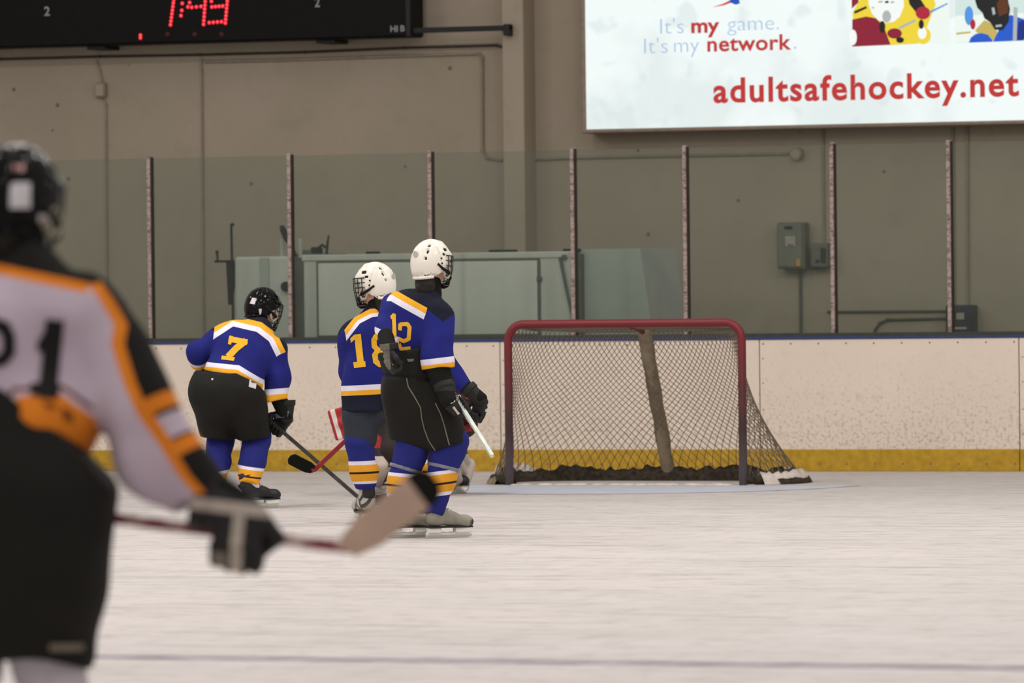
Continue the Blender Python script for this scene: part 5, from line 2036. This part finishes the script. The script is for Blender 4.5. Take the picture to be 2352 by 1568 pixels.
# black strip down the outside of the sleeve, orange edged
ol = [p.line(238, 668, 292, 745), p.line(292, 745, 285, 790)]


def outer(q, pts=[(225, 640), (262, 690), (294, 745), (288, 790), (318, 878), (352, 950), (400, 1020), (440, 1085), (505, 1160)]):
    P2 = [J(x, y) for x, y in pts]
    xs_, zs_ = np.array([v[0] for v in P2]), np.array([v[2] for v in P2])
    o_ = np.argsort(zs_)
    xb = np.interp(q[:, 2], zs_[o_], xs_[o_])
    return (q[:, 0] - xb) * 0.82


def along(q, a=J(290, 760, 0.0), b=J(480, 1110, -0.05)):
    d = b - a
    return ((q - a) @ d) / (d @ d)


al = lambda x, y: float(along(A3([J(x, y, -0.03)]))[0])
ORG, OFFW, BLKJ = (222, 128, 38), (192, 176, 190), (30, 28, 26)
e1, e2, e3, e4, e5 = al(372, 915), al(392, 945), al(398, 955), al(424, 1003), al(440, 1045)
R = [([('aR', None, 0.0), ('aL', None, 0.0), ('yoke', -0.026, 0.0)], ORG), ([('aR', None, 0.0), ('aL', None, 0.0), ('yoke', 0.0, None)], BLKJ),
     ([('aR', 0.0, None), ('outer', -0.024, None)], ORG), ([('aR', 0.0, None), ('outer', 0.004, None), ('along', None, e1)], BLKJ),
     ([('aR', 0.0, None), ('outer', 0.010, None), ('along', e2, e3)], BLKJ), ([('aR', 0.0, None), ('outer', 0.010, None), ('along', e3, e4)], OFFW),
     ([('aR', 0.0, None), ('outer', 0.010, None), ('along', e4, e4 + 0.02)], BLKJ), ([('aR', 0.0, None), ('outer', 0.004, None), ('along', e5, None)], BLKJ),
     ([('aL', 0.0, None), ('yoke', -0.2, None)], BLKJ),
     ([('aR', None, 0.0), ('aL', None, 0.0), ('hemu', None, 0.0)], ORG), ([('aR', None, 0.0), ('aL', None, 0.0), ('hemu', 0.012, 0.024)], (120, 70, 60))]
jer = jersey_obj(p, root, torso, armL, armR, fabric('jersey_white', OFFW, R, 0.85, 0.05), (cuffR, cuffR), hem, yoke, None, vox=0.011, fold=0.012, seed=21, extra={'outer': outer, 'along': along, 'hemu': maxl(p.line(20, 985, 55, 906), p.line(55, 906, 150, 902), p.line(150, 902, 228, 960))})
jer['label'] = 'white jersey with black shoulders and orange trim'
print_on('number_one', jer, stroke_quads([(124, 742), (108, 908)], 42) + [[(82, 792), (112, 740), (128, 760), (90, 812)], [(70, 880), (135, 882), (135, 908), (70, 908)]], M_BLKN, jer, lift=0.006)
print_on('number_digit', jer, stroke_quads([(-28, 756), (-10, 744), (10, 752), (20, 775), (20, 808), (6, 826), (-10, 830), (-26, 822)], 28), M_BLKN, jer, lift=0.006)
print_on('hem_lettering', jer, [[(140, 935), (165, 950), (166, 972), (142, 958)], [(100, 925), (128, 933), (128, 942), (100, 934)]], mat('hem_print', (120, 66, 30), 0.8, 0.1), jer, lift=0.006, n=3)
pants = U(0.08, cap(J(20, 935, -0.05), J(35, 1110, -0.06), 0.175, 0.20, side, 1.18), cap(J(-40, 1120, -0.05), J(-80, 1500, 0.08), 0.185, 0.150),
          cap(J(92, 1130, -0.05), J(96, 1480, 0.04), 0.180, 0.150), cap(J(110, 1210, -0.05), J(110, 1330, 0.0), 0.163, 0.163))
hp = p.line(10, 1512, 205, 1545)
topl = maxl(p.line(-300, 880, 20, 888), p.line(20, 888, 60, 920), p.line(60, 920, 150, 992), p.line(150, 992, 225, 1075))
pants = CUT(pants, lambda q: -hp(q), topl, k=0.012)
po = sdfobj('hockey_pants', WOB(pants, 0.009, 16, 37), 0.013, M_PANTS, root)
print_on('pants_logo', po, stroke_quads([(116, 1484), (186, 1484)], 17), M_PIPE, po, lift=0.006, n=3)
M_SOCKW = mat('sock_white', (196, 188, 196), 0.9, 0.1)
for s_, r_ in (('L', 0.108), ('R', 0.100)):
    sock(root, jt['kn' + s_], jt['an' + s_], r_, 0.062, 0.088, M_SOCKW, 5, upz)
skate(root, heelL, thL, M_BOOTB)
skate(root, heelR, thR, M_BOOTB)
under(root, J(420, 1080, -0.08), jt['wrR'], 0.055, 0.050)
neck_guard(root, J(42, 612, 0.02), J(40, 545, 0.03), 0.072)
FG = fabric('glove_black_grey', (32, 30, 30), [([('ga', -0.012, 0.020), ('gw', -0.02, None)], (178, 166, 154)), ([('gn', 0.01, None), ('gw', -0.02, 0.012)], (170, 158, 148)),
                                               ([('ga', -0.035, 0.035), ('gw', -0.10, -0.055), ('gn', 0.0, None)], (196, 186, 176)), ([('gw', 0.115, None), ('ga', -0.06, -0.02)], (120, 110, 100))], 0.6, 0.15, 0.1, 0.3)
glove(root, jt['wrR'], jt['handR'], FG, jt['wrR'] - J(400, 1110, -0.07), 1.22, 0.008)
glove(root, jt['wrL'], jt['handL'], FG, jt['wrL'] - J(-260, 950, 0.05), 1.1, 0.009)
M_STRW = NT('stick_maroon_white')
kk = M_STRW
n_ = kk.noise(7.0, 2, 0.5)
kk.link(kk.mix(kk.ramp(n_, 0.56, 0.60), lin((126, 50, 66)), lin((190, 168, 160))), kk.b.inputs['Base Color'])
kk.b.inputs['Roughness'].default_value = 0.4
M_WOOD = mat('blade_wood', (188, 160, 142), 0.6, 0.2, 0.08, 10)
heel = pworld(p, s1)
top = pworld(p, s0 + (s0 - s1) * 0.55)
toe = pworld(p, J(1000, 1098, -0.16))
stick('hockey_stick', 'out of focus maroon shafted stick with wooden blade held by the nearest player', (top, heel), (heel, toe), kk.m, M_WOOD, M_TAPEB, -FWD0 + Vector((0, 0, 0.15)), width=0.098, tape_from=0.80, r=(0.016, 0.011))
